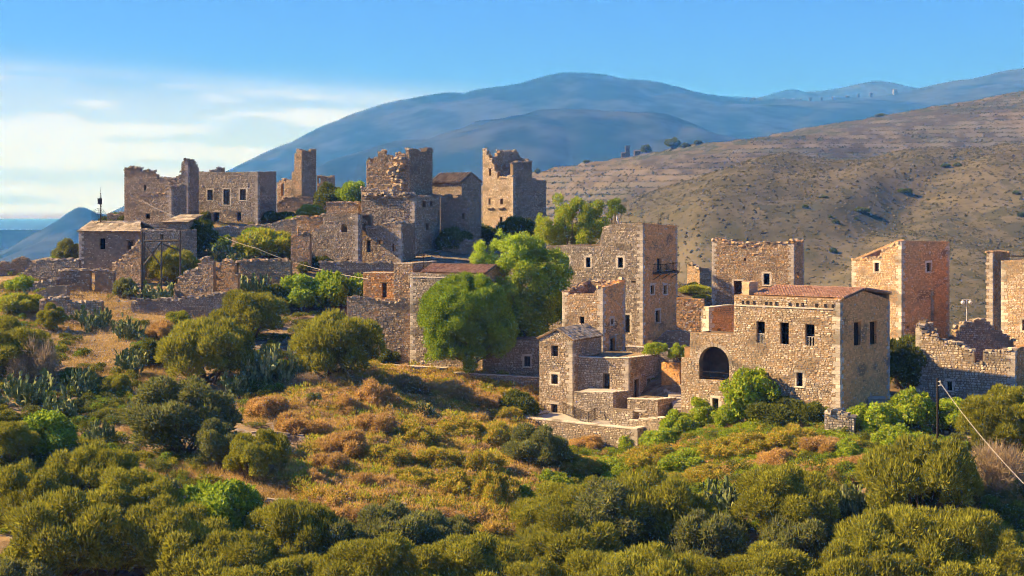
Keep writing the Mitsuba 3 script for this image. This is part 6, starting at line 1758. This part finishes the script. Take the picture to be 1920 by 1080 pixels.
for px, py, w, h, lab in ((1262, 279, 30, 20, 'tallest dark tree on the crest beside the far tower'), (1212, 286, 20, 14, 'lower round tree just right of the far tower'), (1235, 284, 22, 12, 'middle tree of the crest group right of the far tower'), (1309, 272, 16, 8, 'round tree right of the tallest tree on the crest'), (1285, 277, 20, 9, 'low tree between the tallest tree and the round one on the crest'),
                          (1490, 241, 22, 7, 'left of the four dark shrubs high on the terraced crest'), (1512, 238, 22, 8, 'second of the four dark shrubs high on the terraced crest'), (1535, 235, 24, 8, 'third of the four dark shrubs high on the terraced crest'), (1556, 232, 20, 7, 'right of the four dark shrubs high on the terraced crest'), (1627, 309, 22, 10, 'pair-like dark tree on the pale track of the terraced hillside'),
                          (1652, 219, 26, 6, 'dark shrub on the upper terraced skyline'), (1745, 297, 34, 8, 'dark shrubs where the bare hillside meets the terraces'), (1008, 326, 12, 9, 'first tree at the left end of the terraced crest'), (1100, 306, 14, 6, 'low shrub on the terraced crest left of the far tower')):
    far_plant('dark', px, py, w, h, lab, terrace_z, 760, 1500, 'crest_tree', 'trees on the terraced hillside', 'tree')


def far_house(label, px, base, w, h, D, grp=None, name='distant_house', tower=False, hue=1.2, tone=.45):
    k = thing(name, label, 'tower' if tower else 'house', grp)
    c = P(px, base, D)
    a, hh = w / F * D, h / F * D
    for i, (sx, sy, lx, ly) in enumerate(((0, 0, a, .3), (0, a * .8, a, .3), (0, .3, .3, a * .8 - .3), (a - .3, .3, .3, a * .8 - .3))):
        v = BOXV * [lx, ly, hh + a * .5] + c + [sx - a / 2, sy, -a * .5]
        part(k, 'wall', (v, BOXF), 'mortar', uv=np.tile([[tone, hue]], (8, 1)))
    if tower:
        for q in (0, .38, .76):
            v = BOXV * [a * .24, .5, hh * .07] + c + [q * a - a / 2, .01, hh]
            part(k, 'battlement', (v, BOXF), 'mortar', uv=np.tile([[tone, hue]], (8, 1)))
    else:
        e = a * .55
        v = np.array([[-e, -.3, 0], [e, -.3, 0], [e, a * .85, 0], [-e, a * .85, 0], [-e, a * .4, hh * .3], [e, a * .4, hh * .3]]) + c + [0, 0, hh]
        part(k, 'roof', (v, np.array([[0, 1, 5], [0, 5, 4], [2, 3, 4], [2, 4, 5], [0, 4, 3], [1, 2, 5], [0, 3, 2], [0, 2, 1]])), 'tile', uv=np.tile([[0, 1.0]], (6, 1)))
    for q in (.3, .65):
        v = BOXV * [a * .12, .06, hh * .2] + c + [q * a - a / 2, -.04, hh * .45]
        part(k, 'window', (v, BOXF), 'dark_wood')
    return k


far_house('far stone tower standing on the crest of the terraced hillside', 1177, 291, 8, 17, 1060, name='distant_tower', tower=True)
far_house('low roofed building right of the far tower on the crest', 1196, 290, 13, 7, 1064)
far_house('low walled building at the left foot of the far tower', 1169, 292, 8, 5, 1058)
hx = [1394, 1403, 1415, 1428, 1441, 1455, 1470, 1487, 1502, 1520, 1541, 1563, 1590, 1610, 1634]
for i, px in enumerate(hx):
    far_house(f'{ORD[i]} tiny house from the left in the hamlet on the blue ridge', px, float(np.interp(px, [1390, 1450, 1550, 1650], [186.5, 189, 186, 176])) + 1.5, 3.5 + 2.5 * ((i * 7) % 5) / 5, 3.5 + 3 * ((i * 3) % 4) / 4, 4290, 'houses of the hamlet on the blue ridge', tower=(i % 4 == 1), tone=.0)
far_house('pale house standing alone on the blue ridge right of the hamlet', 1679, 174, 7, 6, 4285, tone=.4, hue=.2)

# ---------------------------------------------------------------- small things
k = thing('utility_pole', 'dark wooden utility pole in front of the pale ruin', 'pole')
a = P(1758, 0, 84 * S)
a[2] = gz(a[0], a[1])
topz = (HY - 709) / F * a[1]
part(k, 'post', bar(a - [0, 0, .6], [a[0], a[1], topz], .115, 8, .09), 'dark_wood')
part(k, 'insulator', bar([a[0], a[1] - .1, topz - .25], [a[0] + .18, a[1] - .2, topz - .2], .04, 6), 'white_paint')
part(k, 'insulator', bar([a[0], a[1] - .1, topz - .55], [a[0] + .18, a[1] - .2, topz - .5], .04, 6), 'white_paint')


def cable(label, pts, r=.02, sag=.3, bsdf='paving'):
    kk = thing('cable', label, 'cable')
    path = []
    for p0, p1 in zip(pts[:-1], pts[1:]):
        for t in np.linspace(0, 1, 9)[:-1]:
            path.append(p0 * (1 - t) + p1 * t - [0, 0, 4 * sag * t * (1 - t)])
    path.append(pts[-1])
    put(kk, join([bar(p, q, r, 5) for p, q in zip(path[:-1], path[1:])]), bsdf)


cable('pale thick cable running from the utility pole down to the lower right', [np.array([a[0] + .1, a[1] - .1, topz - .25]), P(1990, 975, 60 * S)], .022, .5)
cable('thin pale cable slanting down across the ruins from the hilltop to the fig thicket', [P(265, 375, 158 * S), P(320, 402, 155 * S), P(410, 440, 148 * S), P(480, 465, 142 * S), P(570, 497, 139 * S), P(690, 523, 123.5 * S)], .03, .15)
k = thing('street_lamp', 'street lamp with two round globes on one post behind the pale ruin', 'lamp')
a = P(1812, 0, 112 * S)
a[2] = gz(a[0], a[1])
z = (HY - 562) / F * a[1]
part(k, 'post', bar(a - [0, 0, .5], [a[0], a[1], z], .05, 7, .035), 'white_paint')
part(k, 'arm', bar([a[0] - .45, a[1], z], [a[0] + .45, a[1], z + .02], .03, 6), 'white_paint')
for e in (-.36, .38):
    m = trimesh.creation.icosphere(subdivisions=2, radius=.2)
    m.apply_translation([a[0] + e, a[1], z - .27])
    part(k, 'globe', m, 'white_paint', True)
k = thing('tv_antenna', 'thin television antenna on the right of the balcony tower roof', 'antenna')
q = np.array([*P(1235, 0, 126 * S)[:2], tower.zat(424)])
part(k, 'mast', bar(q - [0, 0, .4], q + [0, 0, 1.3], .02), 'iron')
for t in (.7, 1.0, 1.25):
    part(k, 'element', bar(q + [-.4, 0, t], q + [.4, .1, t], .014, 4), 'iron')
k = thing('stone_bench', 'grey stone bench block at the right foot of the red-roofed house', 'bench')
q = hit(1622, 757)
part(k, 'seat', (BOXV * [2.6, .7, .15] + q + [-1, -.5, .45], BOXF), 'paving')
part(k, 'base', (BOXV * [2.4, .5, .6] + q + [-.9, -.4, -.14], BOXF), 'stone', uv=np.tile([[.4, 1.2]], (8, 1)))
for key, lab in labels.items():
    if '__' not in key and 'kind' not in lab:
        lab['kind'] = 'thing'
